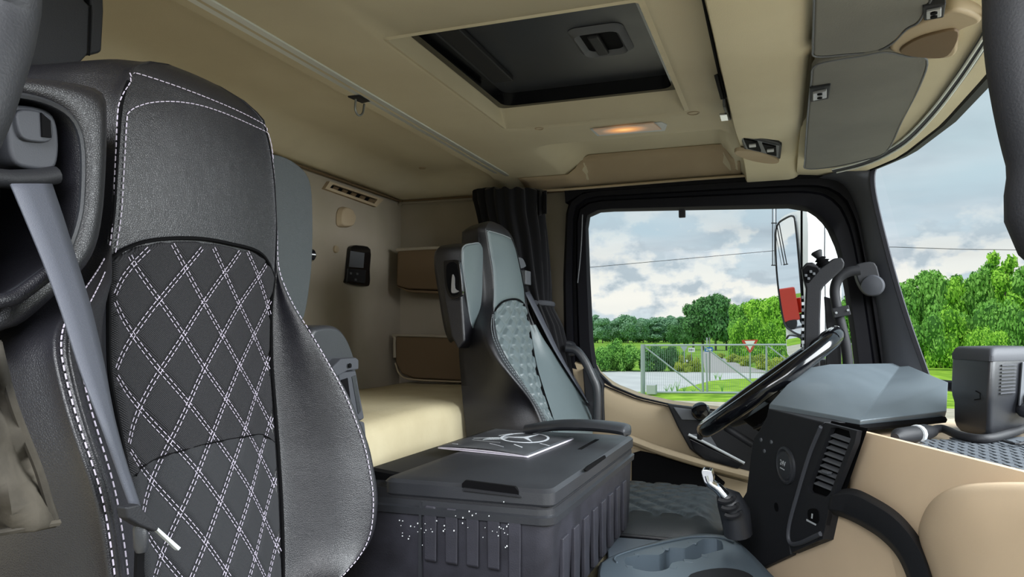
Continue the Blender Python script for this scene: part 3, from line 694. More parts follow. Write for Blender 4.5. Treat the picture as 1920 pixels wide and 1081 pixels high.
# keep true depth: rebuild the back rings straight behind the front ones
f0 = rows[1]; rows[0] = [p+np.array([-.15, 0, 0]) for p in f0]
rows[6] = [p+np.array([-.014, 0, 0]) for p in rows[5]]; rows[7] = [p+np.array([-.10, 0, 0]) for p in rows[5]]
sh = mk('shoulder_wing', G().grid(rows, True), M_leather, seat, angle=70)
mk('outlet_rim', G().tube([p+np.array([.004, 0, 0]) for p in rows[5]]+[rows[5][0]+np.array([.004, 0, 0])], .0026, 6), M_plas, seat)
mk('outlet_back', G().add([p for p in rows[7]], [tuple(range(len(rows[7])))]), M_deep, seat)
mk('shoulder_tuck', G().tube(crom([(P(px, py, X=-.578)) for px, py in ((-10, 566), (30, 556), (70, 528), (100, 505), (118, 490))], 5), .006), M_leather, seat)
gd = mk('belt_guide', G().prism(resample(crom(PP([(18, 200), (30, 196), (80, 202), (104, 220), (112, 260), (110, 300), (98, 318), (55, 316), (28, 305), (18, 270)], X=-.60), 4, True), 40), (-.05, 0, 0)), M_pillar, seat, bevel=.008, seg=3)
mk('guide_face', G().prism(crom(PP([(34, 208), (80, 210), (98, 228), (98, 262), (70, 266), (40, 255)], X=-.595), 4, True), (-.01, 0, 0)), M_pillar, gd, bevel=.002)
mk('guide_slot', G().prism(PP([(78, 211), (95, 226), (97, 258), (80, 256)], X=-.593), (-.006, 0, 0)), M_deep, gd)
mk('guide_bar', G().tube(PP([(-20, 332), (20, 336), (70, 334), (104, 328)], X=-.60), .008, 12), M_plasm, seat)
# inboard shoulder
gi = crom(PP([(500, 300), (512, 289), (545, 300), (574, 325), (585, 365), (586, 470), (580, 540), (566, 605), (530, 640), (500, 560)], X=-.68), 4, True)
mk('shoulder_pad', G().prism(gi, (-.14, -.03, 0)), M_leatherm, seat, bevel=.012, seg=3)
mk('tilt_knob', G().lathe(P(583, 478, X=-.70), (.3, .9, 0), [(.010, -.012), (.010, .002), (.006, .006)], 16), M_gloss, seat)
# folded-up armrest beside the passenger seat
pad = crom(PP([(583, 640), (588, 618), (600, 611), (628, 610), (645, 622), (660, 650), (670, 690), (664, 740), (655, 760), (625, 740), (600, 690)], X=-.615), 5, True)
ar = mk('armrest', G().prism(pad, (-.055, -.02, 0)), M_plas, seat, bevel=.012, seg=4)
mk('hinge_collar', G().prism(PP([(622, 690), (640, 672), (668, 670), (673, 674), (673, 692), (652, 695), (628, 708)], X=-.600), (-.03, 0, 0)), M_pillar, ar, bevel=.002)
mk('hinge_hole', G().lathe(P(655, 685, X=-.598), (1, 0, 0), [(.0035, 0), (.0035, .002)], 12), M_deep, ar)
br = mk('armrest_bracket', G().prism(PP([(633, 698), (668, 694), (674, 730), (684, 784), (678, 788), (665, 788), (645, 740)], X=-.603), (-.022, 0, 0)), M_pillar, ar, bevel=.003)
mk('bracket_slot', G().prism(PP([(640, 712), (652, 708), (660, 770), (662, 780), (652, 765)], X=-.602), (-.004, 0, 0)), M_deep, ar)
mk('bracket_slot', G().prism(PP([(660, 706), (667, 703), (677, 770), (672, 776)], X=-.602), (-.004, 0, 0)), M_plas, ar)
mk('armrest_post', G().prism(PP([(650, 786), (684, 790), (690, 840), (696, 900), (660, 900)], X=-.604), (-.03, 0, 0)), M_pillar, seat, bevel=.003)
# seat cushion and base, just below the frame
mk('cushion', G().box((-.64, .45, -.52), (-.12, .92, -.395)), M_leather, seat, bevel=.03, seg=3)
mk('pedestal', G().box((-.60, .50, -.90), (-.18, .88, -.50)), M_plasm, seat, bevel=.01)
# seat belt
bl = [(20, 345), (52, 420), (85, 500), (118, 590), (150, 690), (192, 800), (224, 890), (246, 950)]
brt = [(96, 345), (118, 410), (143, 490), (170, 580), (193, 680), (212, 780), (236, 870), (262, 950)]
def xat(y): return float(np.interp(y, [330, 480, 620, 800, 950], [-.585, -.555, -.515, -.475, -.47]))
def ribbon(l, r, xa, th=.002):
    a = crom([P(p[0], p[1], X=xa(p[1])) for p in l], 5); b = crom([P(p[0], p[1], X=xa(p[1])-.012) for p in r], 5); rows = []
    for i, (p, q) in enumerate(zip(a, b)):
        m1 = p*.66+q*.34+(.0016, 0, 0); m2 = p*.34+q*.66+(.0016, 0, 0); rows.append([p, m1, m2, q])
    return G().grid(rows)
belt = thing('seat_belt', P(250, 960, X=-.47), 'grey seat belt webbing hanging across the passenger seat', 'seat belt', 'seat belts')
mk('webbing', ribbon(bl, brt, xat), M_belt, belt, solid=.0022, angle=80)
for o in (.33, .67):
    ln = [P(l[0]*(1-o)+r_[0]*o, l[1]*(1-o)+r_[1]*o, X=xat(l[1])+.0035) for l, r_ in zip(bl, brt)]
tg = mk('buckle_tongue', G().prism(PP([(236, 950), (262, 944), (276, 962), (298, 984), (299, 993), (291, 997), (262, 985), (240, 972)], X=-.452), (-.010, 0, 0)), M_plasm, belt, bevel=.003)
mk('tongue_blade', G().prism(PP([(292, 992), (297, 988), (340, 1026), (335, 1032)], X=-.457), (-.004, 0, 0)), M_lgrey, belt, bevel=.0005)
mk('belt_stop', G().lathe(P(264, 1004, X=-.46), P(266, 1030, X=-.46)-P(264, 985, X=-.46), [(.004, -.010), (.0055, -.006), (.0055, .008), (.004, .012)], 14), M_plas, belt)
mk('lower_webbing', G().prism(PP([(258, 1020), (272, 1020), (268, 1120), (255, 1120)], X=-.465), (-.003, 0, 0)), M_deep, belt)

# ---------------------------------------------------------------- driver's seat (far)
A = [(868, 420, -.78), (866, 452, -.78), (862, 560, -.78), (860, 660, -.77), (868, 759, -.73), (874, 805, -.725), (885, 900, -.72)]
B = [(908, 425, -.70), (911, 445, -.70), (914, 465, -.70), (921, 504, -.69), (925, 545, -.685), (925, 579, -.68), (917, 606, -.665), (919, 633, -.64), (940, 677, -.61), (978, 725, -.57), (1003, 759, -.55), (1019, 795, -.53), (1030, 850, -.50)]
Cc = [(911, 427, -.70), (914, 445, -.70), (917, 465, -.70), (924, 504, -.69), (926, 545, -.685), (925, 581, -.68), (924, 600, -.675), (926, 622, -.665), (936, 652, -.65), (952, 680, -.635), (984, 733, -.60), (1012, 776, -.57), (1024, 796, -.555), (1040, 850, -.52)]
Dd = [(938, 430, -.70), (952, 440, -.70), (964, 460, -.70), (974, 504, -.695), (982, 545, -.69), (984, 579, -.68), (989, 600, -.68), (999, 670, -.655), (1003, 691, -.64), (1018, 745, -.60), (1034, 792, -.57), (1050, 850, -.54)]
E = [(940, 430, -.70), (955, 440, -.70), (966, 460, -.70), (976, 504, -.695), (984, 545, -.69), (988, 579, -.68), (1012, 629, -.655), (1060, 696, -.61), (1098, 739, -.58), (1109, 787, -.54), (1110, 850, -.52)]
Fc = [('p', -.77, 1.82, .34), ('p', -.77, 1.84, .10), ('p', -.76, 1.93, -.05), ('p', -.725, 1.95, -.16), ('p', -.725, 1.95, -.42)]
SD = SeatBack(A, B, Cc, Dd, E, Fc, .270, -.34, crest=.012)
dseat = thing('driver_seat', (-.65, 1.76, -.9), 'black leather driver seat with quilted backrest and shoulder wings', 'seat', 'cab seats')
mk('backrest', SD.body(), M_leather, dseat, angle=75)
arch = crom([(0, P(925.6, 584, X=-.68)[2]), (.2, P(934, 566, X=-.68)[2]), (.4, P(942, 560, X=-.68)[2]), (.65, P(962, 561, X=-.68)[2]), (.85, P(975, 568, X=-.68)[2]), (1, P(985, 582, X=-.68)[2])], 6)
archB = np.array(arch); topd = lambda u: float(np.interp(u, archB[:, 0], archB[:, 1]))
rows, Wdd = quilt(SD, .1, -.34, topd, .052, .050, .0075, .0065, nu=80, nz=200, soft=.20)
mk('quilted_insert', G().grid(rows), M_leather_lit, dseat, angle=80)
hp = [[SD.pt(SD.iC+(SD.iD-SD.iC)*u, z)+SD.nrm(SD.iC+(SD.iD-SD.iC)*u, z)*(.004*min(1, u/.06, (1-u)/.06, (z-topd(u)+.0001)/.01 if z > topd(u) else 0, (.268-z)/.01+.2)) for u in np.linspace(0, 1, 20)] for z in np.linspace(.268, .06, 40)]
mk('headrest_panel', G().grid(hp), M_leather_lit, dseat, angle=80)
wl = [SD.pt(SD.iC-.3, z)+SD.nrm(SD.iC, z)*.001 for z in np.linspace(-.33, topd(0), 40)]
wt = [SD.pt(SD.iC+(SD.iD-SD.iC)*u, topd(u))+SD.nrm(SD.iC+(SD.iD-SD.iC)*u, topd(u))*.004 for u in np.linspace(.02, .98, 24)]
wr_ = [SD.pt(SD.iD+.3, z)+SD.nrm(SD.iD, z)*.001 for z in np.linspace(topd(1), -.33, 40)]
mk('insert_welt', G().tube(wl+wt+wr_, .0025, 6), M_deep, dseat)
mk('headrest_cord', G().tube([SD.pt(SD.iC-.4, z)+SD.nrm(SD.iC, z)*.002 for z in np.linspace(topd(0), .262, 24)]+[SD.pt(SD.iC+(SD.iD-SD.iC)*u, .266)+SD.nrm(SD.iC, .26)*.003 for u in np.linspace(.05, .9, 12)], .0016, 6), M_threadg, dseat)
gs = G(); SD.stitch(gs, run(SD.iB+1, .05, -.33, 60), off=.002, w=.0016); SD.stitch(gs, run(SD.iB+2.4, .05, -.33, 60), off=.002, w=.0016)
mk('seam_stitching', gs, M_threadg, dseat, smooth=False, kind='stuff')
# sheet over the right bolster, its front light painted as paler leather
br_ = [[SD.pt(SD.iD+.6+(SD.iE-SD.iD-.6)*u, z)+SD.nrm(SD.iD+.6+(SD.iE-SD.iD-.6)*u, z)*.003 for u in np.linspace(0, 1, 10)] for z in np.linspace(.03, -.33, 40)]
mk('bolster_light_sheet', G().grid(br_), M_leather_lit, dseat, angle=80)
# inboard wing with pocketed handle
front = crom(PP([(866, 472), (870, 461), (884, 457), (900, 458), (909, 488), (914, 524), (912, 586), (905, 612), (896, 638), (884, 612), (874, 548), (867, 500)], X=-.715), 4, True)
Yw = P(866, 480, X=-.715)[1]
rows = [[p+np.array([0, 0, 0]) for p in front], [p+np.array([-.02, -.006, 0]) for p in front], [p+np.array([-.062, -.006, .0]) for p in front], [p+np.array([-.075, .004, -.006]) for p in front]]
wing = mk('shoulder_wing', G().loft(rows), M_leather, dseat, angle=70)
mk('wing_cushion', G().prism([p+np.array([.004, 0, 0]) for p in front], (-.012, 0, 0), taper=.98), M_leather_lit, dseat, bevel=.004, seg=3)
mk('wing_piping', G().tube(front+[front[0]], .0022, 6), M_threadg, dseat)
mk('wing_skirt', G().prism(PP([(826, 500), (862, 500), (872, 640), (858, 655), (845, 630), (832, 560)], Y=Yw+.01), (0, .10, 0)), M_leather, dseat, bevel=.006)
pk = [(831, 492), (837, 488), (858, 487), (863, 500), (867, 545), (862, 556), (846, 559), (838, 550), (833, 530)]
pl = mk('handle_plate', G().prism(crom(PP(pk, Y=Yw-.013), 3, True), (0, .012, 0)), M_gloss, dseat, bevel=.002)
mk('handle_hollow', G().prism(crom(PP([(838, 496), (856, 495), (861, 545), (846, 553), (838, 530)], Y=Yw-.0145), 3, True), (0, .004, 0)), M_deep, pl)
mk('release_lever', G().prism(crom(PP([(848, 515), (852, 520), (853, 540), (860, 546), (848, 549), (846, 540)], Y=Yw-.017), 3, True), (0, .004, 0)), M_silver, pl)
# outboard shoulder, knob
mk('shoulder_pad', G().prism(crom(PP([(972, 482), (985, 486), (988, 500), (998, 540), (1012, 600), (990, 590), (980, 540)], X=-.74), 4, True), (-.10, 0, 0)), M_plasm, dseat, bevel=.006)
mk('belt_cap', G().prism(crom(PP([(971, 484), (980, 484), (986, 496), (985, 500), (975, 502)], X=-.715), 3, True), (-.04, 0, 0)), M_greyp, dseat, bevel=.004)
mk('belt_outlet', G().box(P(986, 506, X=-.71), P(998, 540, X=-.75)), M_greyp, dseat, bevel=.003)
# cushion
xs_ = np.linspace(0, 1, 70); ys_ = np.linspace(0, 1, 80)
cf = [(1165, 895), (1235, 893), (1290, 905), (1332, 930), (1356, 960), (1362, 985), (1352, 1003), (1250, 985), (1165, 968)]
Zc = -.385
X0, X1, Y0, Y1 = -.62, -.118, 1.612, 2.03
rows = []
for u in xs_:
    r = []
    for v in ys_:
        ex = 1-(max(0, (u-.80)/.20))**2.2*.18; y = 1.82+(v-.5)*(Y1-Y0)*ex; x = X0+(X1-X0)*u
        ed = max(abs(v-.5)*2, 0); drop = max(0, (ed-.80)/.20)**2*.035+max(0, (u-.86)/.14)**2*.045
        q = 0
        if .10 < v < .90 and u < .93:
            a = (x/.066+y/.066) % 1; b = (x/.066-y/.066) % 1; q = min(1, min(a, 1-a)/.2)*min(1, min(b, 1-b)/.2)*.006
        r.append((x, y, Zc-drop-.006+q+.012*math.sin(math.pi*v)))
    rows.append(r)
cu_ = G().grid(rows)
mk('seat_cushion', cu_, M_leatherm, dseat, angle=80)
side = [r[0] for r in rows]+[rows[-1][k] for k in range(len(ys_))]+[r[-1] for r in rows[::-1]]
g = G().grid([side, [(p[0]+.004, p[1], p[2]-.02) for p in side], [(p[0], p[1], -.44) for p in side]]); mk('cushion_border', g, M_leather, dseat, angle=80)
mk('cushion_cord', G().tube([(p[0]+.003, p[1]-(.003 if i < 70 else 0), -.425) for i, p in enumerate(side)], .004, 6), M_plas, dseat)
mk('seat_base', G().box((-.58, 1.56, -.56), (-.16, 1.94, -.44)), M_deep, dseat, bevel=.01)
mk('pedestal', G().box((-.55, 1.58, -.90), (-.20, 1.92, -.55)), M_deep, dseat)
# lowered armrest
axp = [P(985, 806, Y=1.50), P(1040, 797, Y=1.50), P(1110, 797, Y=1.49), P(1165, 803, Y=1.485), P(1181, 809, Y=1.485)]
rows = []
for i, p in enumerate(crom(axp, 5)):
    t = i/20; w = .040*math.sin(min(1, .25+t*1.5)*math.pi/2)*(1 if t < .9 else 1-(t-.9)*6); hh_ = .011 if t < .93 else .007
    rows.append([p+np.array([0, w*math.cos(q), hh_*math.sin(q)]) for q in np.linspace(0, 2*math.pi, 16, endpoint=False)])
mk('armrest', G().loft(rows), M_plas, dseat, angle=60)
# belt of the driver seat
b2 = thing('seat_belt', P(1110, 765, X=-.5), 'thin grey belt strap running down beside the driver seat', 'seat belt', 'seat belts')
l2 = [(984, 548), (1010, 600), (1036, 650), (1060, 690), (1100, 752)]; r2 = [(992, 545), (1020, 596), (1046, 650), (1066, 688), (1103, 748)]
mk('webbing', ribbon(l2, r2, lambda y: float(np.interp(y, [545, 760], [-.70, -.55]))), M_belt, b2, solid=.002)
mk('tongue_blade', G().prism(PP([(1100, 750), (1104, 747), (1118, 766), (1115, 769)], X=-.545), (-.003, 0, 0)), M_chrome, b2)
# ================================================================ BUNK AND REAR
def PN(px, py, p0, n):
    d = FW + RT*(px-CX)/F_ + UP*(CY-py)/F_; n = np.asarray(n, float); return d*((np.asarray(p0, float) @ n)/(d @ n))
bed = thing('bunk_bed', (-.98, 1.2, -.9), 'cream cloth mattress of the rear bunk behind the seats', 'bed')
rows = []
for y in np.linspace(.18, 2.285, 60):
    e = 1 if .3 < y < 2.2 else .8; r = []
    xf = -.735-.012*math.sin(y*9)*.3
    for x, z in ((XR+.005, -.30), (XR+.005, -.17), (-1.20, -.160), (-1.1, -.158), (-1.0, -.157), (-.9, -.158), (-.82, -.160), (xf-.03, -.163), (xf-.008, -.172), (xf, -.190), (xf, -.215), (xf, -.26), (xf-.02, -.30)):
        r.append((x, y, z+(.003*math.sin(11*y+7*x)*math.sin(17*x+3*y) if z > -.18 else 0)))
    rows.append(r)
mk('mattress', G().loft(rows), M_matt, bed, angle=70)
mk('bed_base', G().box((XR+.005, .2, -.898), (-.75, 2.26, -.30)), M_shelf, bed)
def shelfbox(nm, lab, outl, y0, y1, lipc):
    s = thing(nm, np.mean(np.array(PP(outl, Y=y1)), 0)-(0, 0, .06), lab, 'shelf')
    mk('bin_front', G().prism(PP(outl, Y=y0), (0, y1-y0, 0)), M_shelf, s, bevel=.008, seg=3)
    return s
s1 = shelfbox('wall_shelf', 'upper brown moulded shelf bin on the bunk side wall', [(744, 470), (780, 467), (880, 463), (880, 545), (765, 542), (742, 536)], 2.20, 2.295, 0)
mk('bin_lip', G().tube(PP([(744, 468), (880, 461)], Y=2.205), .006), M_wallb, s1); mk('bin_underside', G().prism(PP([(742, 536), (765, 543), (880, 548), (880, 552), (765, 547)], Y=2.196), (0, .08, 0)), M_shelf, s1)
s2 = shelfbox('wall_shelf', 'lower rounded brown shelf bin just above the bunk mattress', [(740, 632), (746, 628), (880, 632), (880, 714), (775, 709), (752, 700), (741, 680)], 2.225, 2.295, 0)
mk('bin_lip', G().tube(crom(PP([(740, 670), (740, 634), (748, 628), (880, 632)], Y=2.222), 4), .005), M_wallb, s2)
mk('bin_lip', G().tube(crom(PP([(741, 680), (750, 702), (775, 711), (880, 716)], Y=2.222), 4), .003), M_beiged, s2)
# rear wall fittings (on the plane X = XR)
vt = thing('air_vent', P(657, 375, X=XR), 'slanted beige air vent slot high on the rear wall', 'vent')
mk('vent_frame', G().ring(PP([(612, 340), (714, 374), (700, 388), (603, 354)], X=XR), PP([(618, 346), (702, 374), (696, 382), (612, 352)], X=XR), (.012, 0, 0)), M_headb, vt)
mk('vent_recess', G().prism(PP([(618, 346), (702, 374), (696, 382), (612, 352)], X=XR+.001), (.003, 0, 0)), M_deep, vt)
for k in range(5):
    a = .1+.2*k; q = [(618+84*a, 346+28*a), (628+84*a, 349+28*a), (622+84*a, 357+28*a), (612+84*a, 353+28*a)]
    mk('slat', G().prism(PP([(x, y) for x, y in q], X=XR+.006), (.003, 0, 0), taper=.7), M_shelf, vt)
tagit(mk('coat_hook', G().prism(crom(PP([(632, 392), (640, 387), (652, 391), (657, 400), (660, 408), (655, 424), (644, 427), (631, 424), (629, 408)], X=XR), 3, True), (.02, 0, 0), taper=.85), M_headb, bevel=.004), 'beige moulded coat hook on the rear wall under the vent', 'hook')
tagit(mk('wall_plug', G().lathe(P(628, 467, X=XR), (1, 0, 0), [(.011, -.002), (.011, .006), (.008, .009)], 18), M_beiged), 'small round brown plug on the rear wall beside the handset', 'plug')
hs = thing('bunk_handset', P(668, 535, X=XR), 'black bunk control handset held in a wall cradle', 'handset')
mk('cradle', G().prism(crom(PP([(652, 462), (668, 460), (688, 467), (687, 505), (687, 530), (680, 537), (645, 531), (645, 520), (649, 480)], X=XR), 3, True), (.014, 0, 0)), M_gloss, hs, bevel=.003)
mk('display', G().prism(PP([(657, 470), (683, 474), (681, 502), (654, 500)], X=XR+.0145), (.001, 0, 0)), M_greyp, hs)
kp = mk('keypad', G().prism(PP([(650, 503), (684, 506), (682, 531), (648, 527)], X=XR+.014), (.006, 0, 0)), M_plasm, hs, bevel=.002)
for qx, qy in ((670, 513), (667, 524), (658, 512)): mk('key', G().box(P(qx-2, qy-2, X=XR+.02), P(qx+2, qy+2, X=XR+.022)), M_greyp, kp)
# curtain bundle
ct = thing('curtain', P(960, 690, Y=2.18), 'black pleated curtain gathered and tied beside the driver door', 'curtain')
spec = [(358, 957, 62), (372, 957, 62), (400, 960, 58), (450, 968, 56), (500, 974, 54), (540, 985, 45), (566, 998, 32), (580, 1003, 32), (610, 1010, 40), (650, 1018, 42), (700, 1025, 44), (760, 1030, 44), (810, 1032, 44)]
sa = np.array(spec, float); rows = []
for y in np.linspace(358, 810, 60):
    cx_ = np.interp(y, sa[:, 0], sa[:, 1]); hw = np.interp(y, sa[:, 0], sa[:, 2]); r = []
    for q in np.linspace(0, 2*math.pi, 120, endpoint=False):
        amp = .10*(1+.4*math.sin(3*q+y*.01)); wv = 1+amp*math.sin(17*q+.9*math.sin(y*.012+q*2))
        p = P(cx_+hw*math.cos(q)*wv, y+(3*math.sin(17*q) if y < 375 else 0), Y=2.19); r.append(p+np.array([0, .055*math.sin(q)*wv-.0, 0]))
    rows.append(r)
mk('pleated_cloth', G().loft(rows), M_curt, ct, angle=80)
mk('tie_band', G().tube([P(999+36*math.cos(q), 570+2*math.sin(q), Y=2.19)+np.array([0, .05*math.sin(q), 0]) for q in np.linspace(0, 2*math.pi, 30)], .009, 8), M_pillar, ct)
mk('top_ruffle', G().grid([[P(1000+3*k+4*math.sin(k*2.1), y+2*math.sin(k*1.7), Y=2.17+.015*math.sin(k*2.4)) for k in range(8)] for y in (358, 370, 385, 402)]), M_curt, ct, solid=.003)
# grab handle by the door pillar
gh = thing('door_grab_handle', P(1090, 800, Y=2.2), 'black bent grab handle behind the driver seat at the door', 'handle')
mk('grab_bar', G().tube(crom(PP([(1062, 652), (1080, 656), (1096, 676), (1110, 705), (1119, 730), (1120, 780), (1120, 800)], Y=2.17), 6), .0125, 14), M_plas, gh)
mk('grab_mount', G().prism(crom(PP([(1052, 640), (1070, 642), (1076, 660), (1066, 668), (1050, 664)], Y=2.19), 3, True), (0, .05, 0)), M_plas, gh, bevel=.004)
struct('trim_13', G().prism(PP([(1092, 690), (1112, 690), (1130, 720), (1132, 790), (1100, 790)], Y=2.215), (0, .06, 0)), M_plasm, bevel=.004)
struct('trim_14', G().tube(crom(PP([(1092, 402), (1089, 470), (1083, 530)], Y=2.225), 4), .002, 6), M_greyp)

# ================================================================ COOL BOX BETWEEN THE SEATS
cb = thing('cool_box', (-.48, 1.3, -.404), 'black plastic cool box with ribbed sides between the seats', 'cool box')
bx = G(); pr = lambda dx, z, dy=0: [(x, y, z) for x, y in roundrect(-.485, 1.30, .182-dx, .302-dx, .022, 5)]
bx.loft([pr(.012, -.404), pr(.006, -.39), pr(0, -.262)])
body = mk('box_body', bx, M_boxp, cb, angle=40)
mk('box_rim', G().loft([pr(.000, -.262), pr(-.005, -.260), pr(-.006, -.250), pr(-.001, -.248), pr(-.001, -.240)]), M_plas, cb, angle=30)
# top deck and lid
mk('deck', G().loft([pr(.000, -.2405), pr(.001, -.226), pr(.006, -.224)]), M_plasm, cb, angle=40)
lr = lambda d, z: [(x, y, z) for x, y in roundrect(-.432, 1.297, .132-d, .300-d, .016, 5)]
lid = mk('lid', G().loft([lr(.001, -.236), lr(-.001, -.233), lr(-.001, -.217), lr(.004, -.212), lr(.02, -.2105)]), M_plas, cb, angle=30)
Yf = .997
mk('handle_notch', G().prism(PP([(866, 906), (872, 900), (965, 912), (972, 921), (972, 927), (866, 913)], Y=Yf-.003), (0, .006, 0)), M_deep, lid)
mk('notch_lip', G().prism(PP([(868, 914), (968, 927), (976, 932), (866, 919)], Y=Yf-.006), (0, .006, 0)), M_plasm, lid)
Xs = -.299
mk('side_notch', G().prism(PP([(1093, 880), (1100, 873), (1132, 853), (1133, 858), (1098, 883)], X=Xs+.001), (.003, 0, 0)), M_deep, lid)
mk('lid_groove', G().box((-.36, 1.50, -.2112), (-.352, 1.36, -.2098)), M_deep, lid)
for k in range(5):
    x = 795+k*39.5; y = 945+k*5.2; h_ = [110, 110, 110, 110, 140][k]
    q = [(x, y+6), (x+4, y), (x+20, y+2), (x+25, y+8), (x+24, y+h_), (x+1, y+h_-4)]
    mk('rib', G().prism(PP(q, Y=Yf-.001), (0, -.0028, 0), taper=.93), M_boxp, body, bevel=.0016)
for k in range(8):
    y0 = 1.05+k*.062
    mk('rib', G().box((Xs-.008, y0, -.385), (Xs-.0005, y0+.030, -.29)), M_boxp, body, bevel=.002)
mk('corner_rib', G().prism(PP([(788, 940), (792, 940), (792, 1090), (786, 1090)], Y=Yf), (0, -.004, 0)), M_plas, body)
# pale scratches / specks on the near face
g = G(); rs = random.Random(4)
for k in range(46):
    px, py = rs.uniform(745, 960), rs.gauss(985, 16)
    c = P(px, py, Y=Yf-.0062); s_ = rs.uniform(.0003, .0007); g.obox(c, (s_, 0, 0), (0, .0006, 0), (0, 0, s_*rs.uniform(.8, 1.6)))
mk('paint_specks', g, M_white, body, smooth=False, kind='stuff')
# brochure on the lid
br = thing('brochure', P(940, 830, Z=-.21), 'dark folded brochure with a silver star emblem lying on the cool box lid', 'brochure')
Zb = -.2095
cs = PP([(821, 840), (990, 857), (1076, 823), (926, 806)], Z=Zb)
def bsurf(u, v, h): return (cs[0]*(1-u)+cs[1]*u)*(1-v)+(cs[3]*(1-u)+cs[2]*u)*v+np.array([0, 0, h])
for nm, hb, m_ in (('back_page', .0002, M_paper), ('inner_page', .0016, M_paper), ('front_cover', .0034, M_print)):
    rows = [[bsurf(u, v, hb+(.0042 if nm == 'front_cover' else .0018 if nm == 'inner_page' else 0)*math.sin(math.pi*min(1, u*1.05))*(1-.6*v)) for u in np.linspace(0, 1, 24)] for v in np.linspace(0, 1, 16)]
    mk(nm, G().grid(rows), m_, br, solid=.0012)
def bs(u, v): return bsurf(u, v, .0034+.0042*math.sin(math.pi*min(1, u*1.05))*(1-.6*v)+.0010)
def wbox(p, q, w): 
    a, b = bs(*p), bs(*q); d = b-a; n = np.cross(d, (0, 0, 1)); n /= np.linalg.norm(n); return [a-n*w, b-n*w, b+n*w, a+n*w]
g = G(); uc, vc, ru, rv = .60, .66, .25, .27
o_ = [bs(uc+ru*math.cos(a), vc+rv*math.sin(a)) for a in np.linspace(0, 2*math.pi, 40, endpoint=False)]
i_ = [bs(uc+ru*.90*math.cos(a), vc+rv*.90*math.sin(a)) for a in np.linspace(0, 2*math.pi, 40, endpoint=False)]
g.ring(o_, i_, (0, 0, .0004)); mk('emblem_ring', g, M_ink, br)
g = G()
for k in range(3):
    a = math.radians(200+120*k); tip = bs(uc+ru*.9*math.cos(a), vc+rv*.9*math.sin(a)); l = bs(uc+.03*math.cos(a+1.05), vc+.035*math.sin(a+1.05)); r_ = bs(uc+.03*math.cos(a-1.05), vc+.035*math.sin(a-1.05))
    g.prism([bs(uc, vc), l, tip, r_], (0, 0, .0005))
mk('emblem_star', g, M_ink, br)
g = G()
for k in range(9): g.prism(wbox((.28+.022*k, .36+.012*k), (.27+.022*k, .50+.008*k), .0010), (0, 0, .0003))
for p, q in (((.16, .34), (.52, .30)), ((.12, .42), (.40, .56)), ((.30, .62), (.36, .80))): g.prism(wbox(p, q, .0007), (0, 0, .0003))
mk('printed_grille', g, M_lgrey, br)
g = G()
for p, q, w in (((.68, .30), (.80, .24), .0016), ((.86, .50), (.98, .46), .0014), ((.08, .12), (.16, .10), .0009), ((.45, .22), (.65, .15), .0007)): g.prism(wbox(p, q, w), (0, 0, .0003))
mk('printed_text_bar', g, M_ink, br)
# hoses and springs behind the passenger seat
hb = thing('hose_bundle', (-.70, 1.02, -.55), 'black coiled hoses and brackets between passenger seat and cool box', 'hoses')
mk('mount_plate', G().prism(PP([(690, 880), (742, 890), (742, 1100), (660, 1100)], Y=1.04), (0, .02, 0)), M_deep, hb)
for k, (cx_, cy_, r_) in enumerate(((722, 968, 17), (724, 1018, 18), (715, 1060, 20))):
    mk('coil', G().tube([P(cx_+r_*math.cos(a), cy_+r_*math.sin(a), Y=1.025) for a in np.linspace(-1.9, 1.9, 16)], .0035, 8), M_plas, hb)
    mk('coil', G().tube([P(cx_-14+r_*.6*math.cos(a), cy_+4+r_*.6*math.sin(a), Y=1.02) for a in np.linspace(-1.9, 2.2, 14)], .0022, 8), M_pillar, hb)
for x in (714, 719, 726): mk('wire', G().tube(PP([(x, 930), (x+2, 980), (x-1, 1040), (x, 1081)], Y=1.018), .0012, 6), M_greyp, hb)
mk('bolt', G().lathe(P(698, 1069, Y=1.02), (0, -1, 0), [(.010, -.004), (.010, .003), (.004, .005)], 14), M_steel, hb)
mk('lower_plate', G().prism(PP([(668, 1072), (740, 1081), (740, 1120), (660, 1120)], Y=1.01), (0, .02, 0)), M_plasm, hb)

# ================================================================ TUNNEL, CUP TRAY, GEAR LEVER
struct('trim_17', G().box((-.31, 1.1, -.90), (.0, 1.60, -.455)), M_tunnel)
struct('trim_15', G().prism(PP([(1150, 1003), (1162, 1006), (1240, 1012), (1232, 1020), (1160, 1050), (1140, 1052), (1138, 1030)], Z=-.401), (0, 0, -.02)), M_tunnel, bevel=.004)
tr = thing('cup_tray', P(1260, 1050, Z=-.43), 'blue grey cup holder tray on the tunnel in front of the cool box', 'tray')
Zt = -.388
op = [(1169, 1048), (1181, 1042), (1205, 1039), (1227, 1041), (1243, 1036), (1250, 1027), (1266, 1026), (1284, 1027), (1301, 1022), (1308, 1012), (1330, 1009), (1351, 1012), (1356, 1024), (1352, 1034), (1321, 1037), (1312, 1046), (1293, 1049), (1261, 1054), (1254, 1064), (1235, 1070), (1212, 1070), (1180, 1062)]
ou = [(1122, 1062), (1142, 1044), (1180, 1030), (1240, 1012), (1300, 1001), (1340, 1001), (1380, 1012), (1440, 1070), (1470, 1120), (1300, 1140), (1180, 1130), (1128, 1110)]
o1 = rays(crom(ou, 4, True), 1262, 1044, 80); i1 = rays(crom(op, 3, True), 1262, 1044, 80)
b8 = [(a[0]*.93+b[0]*.07, a[1]*.93+b[1]*.07) for a, b in zip(o1, i1)]
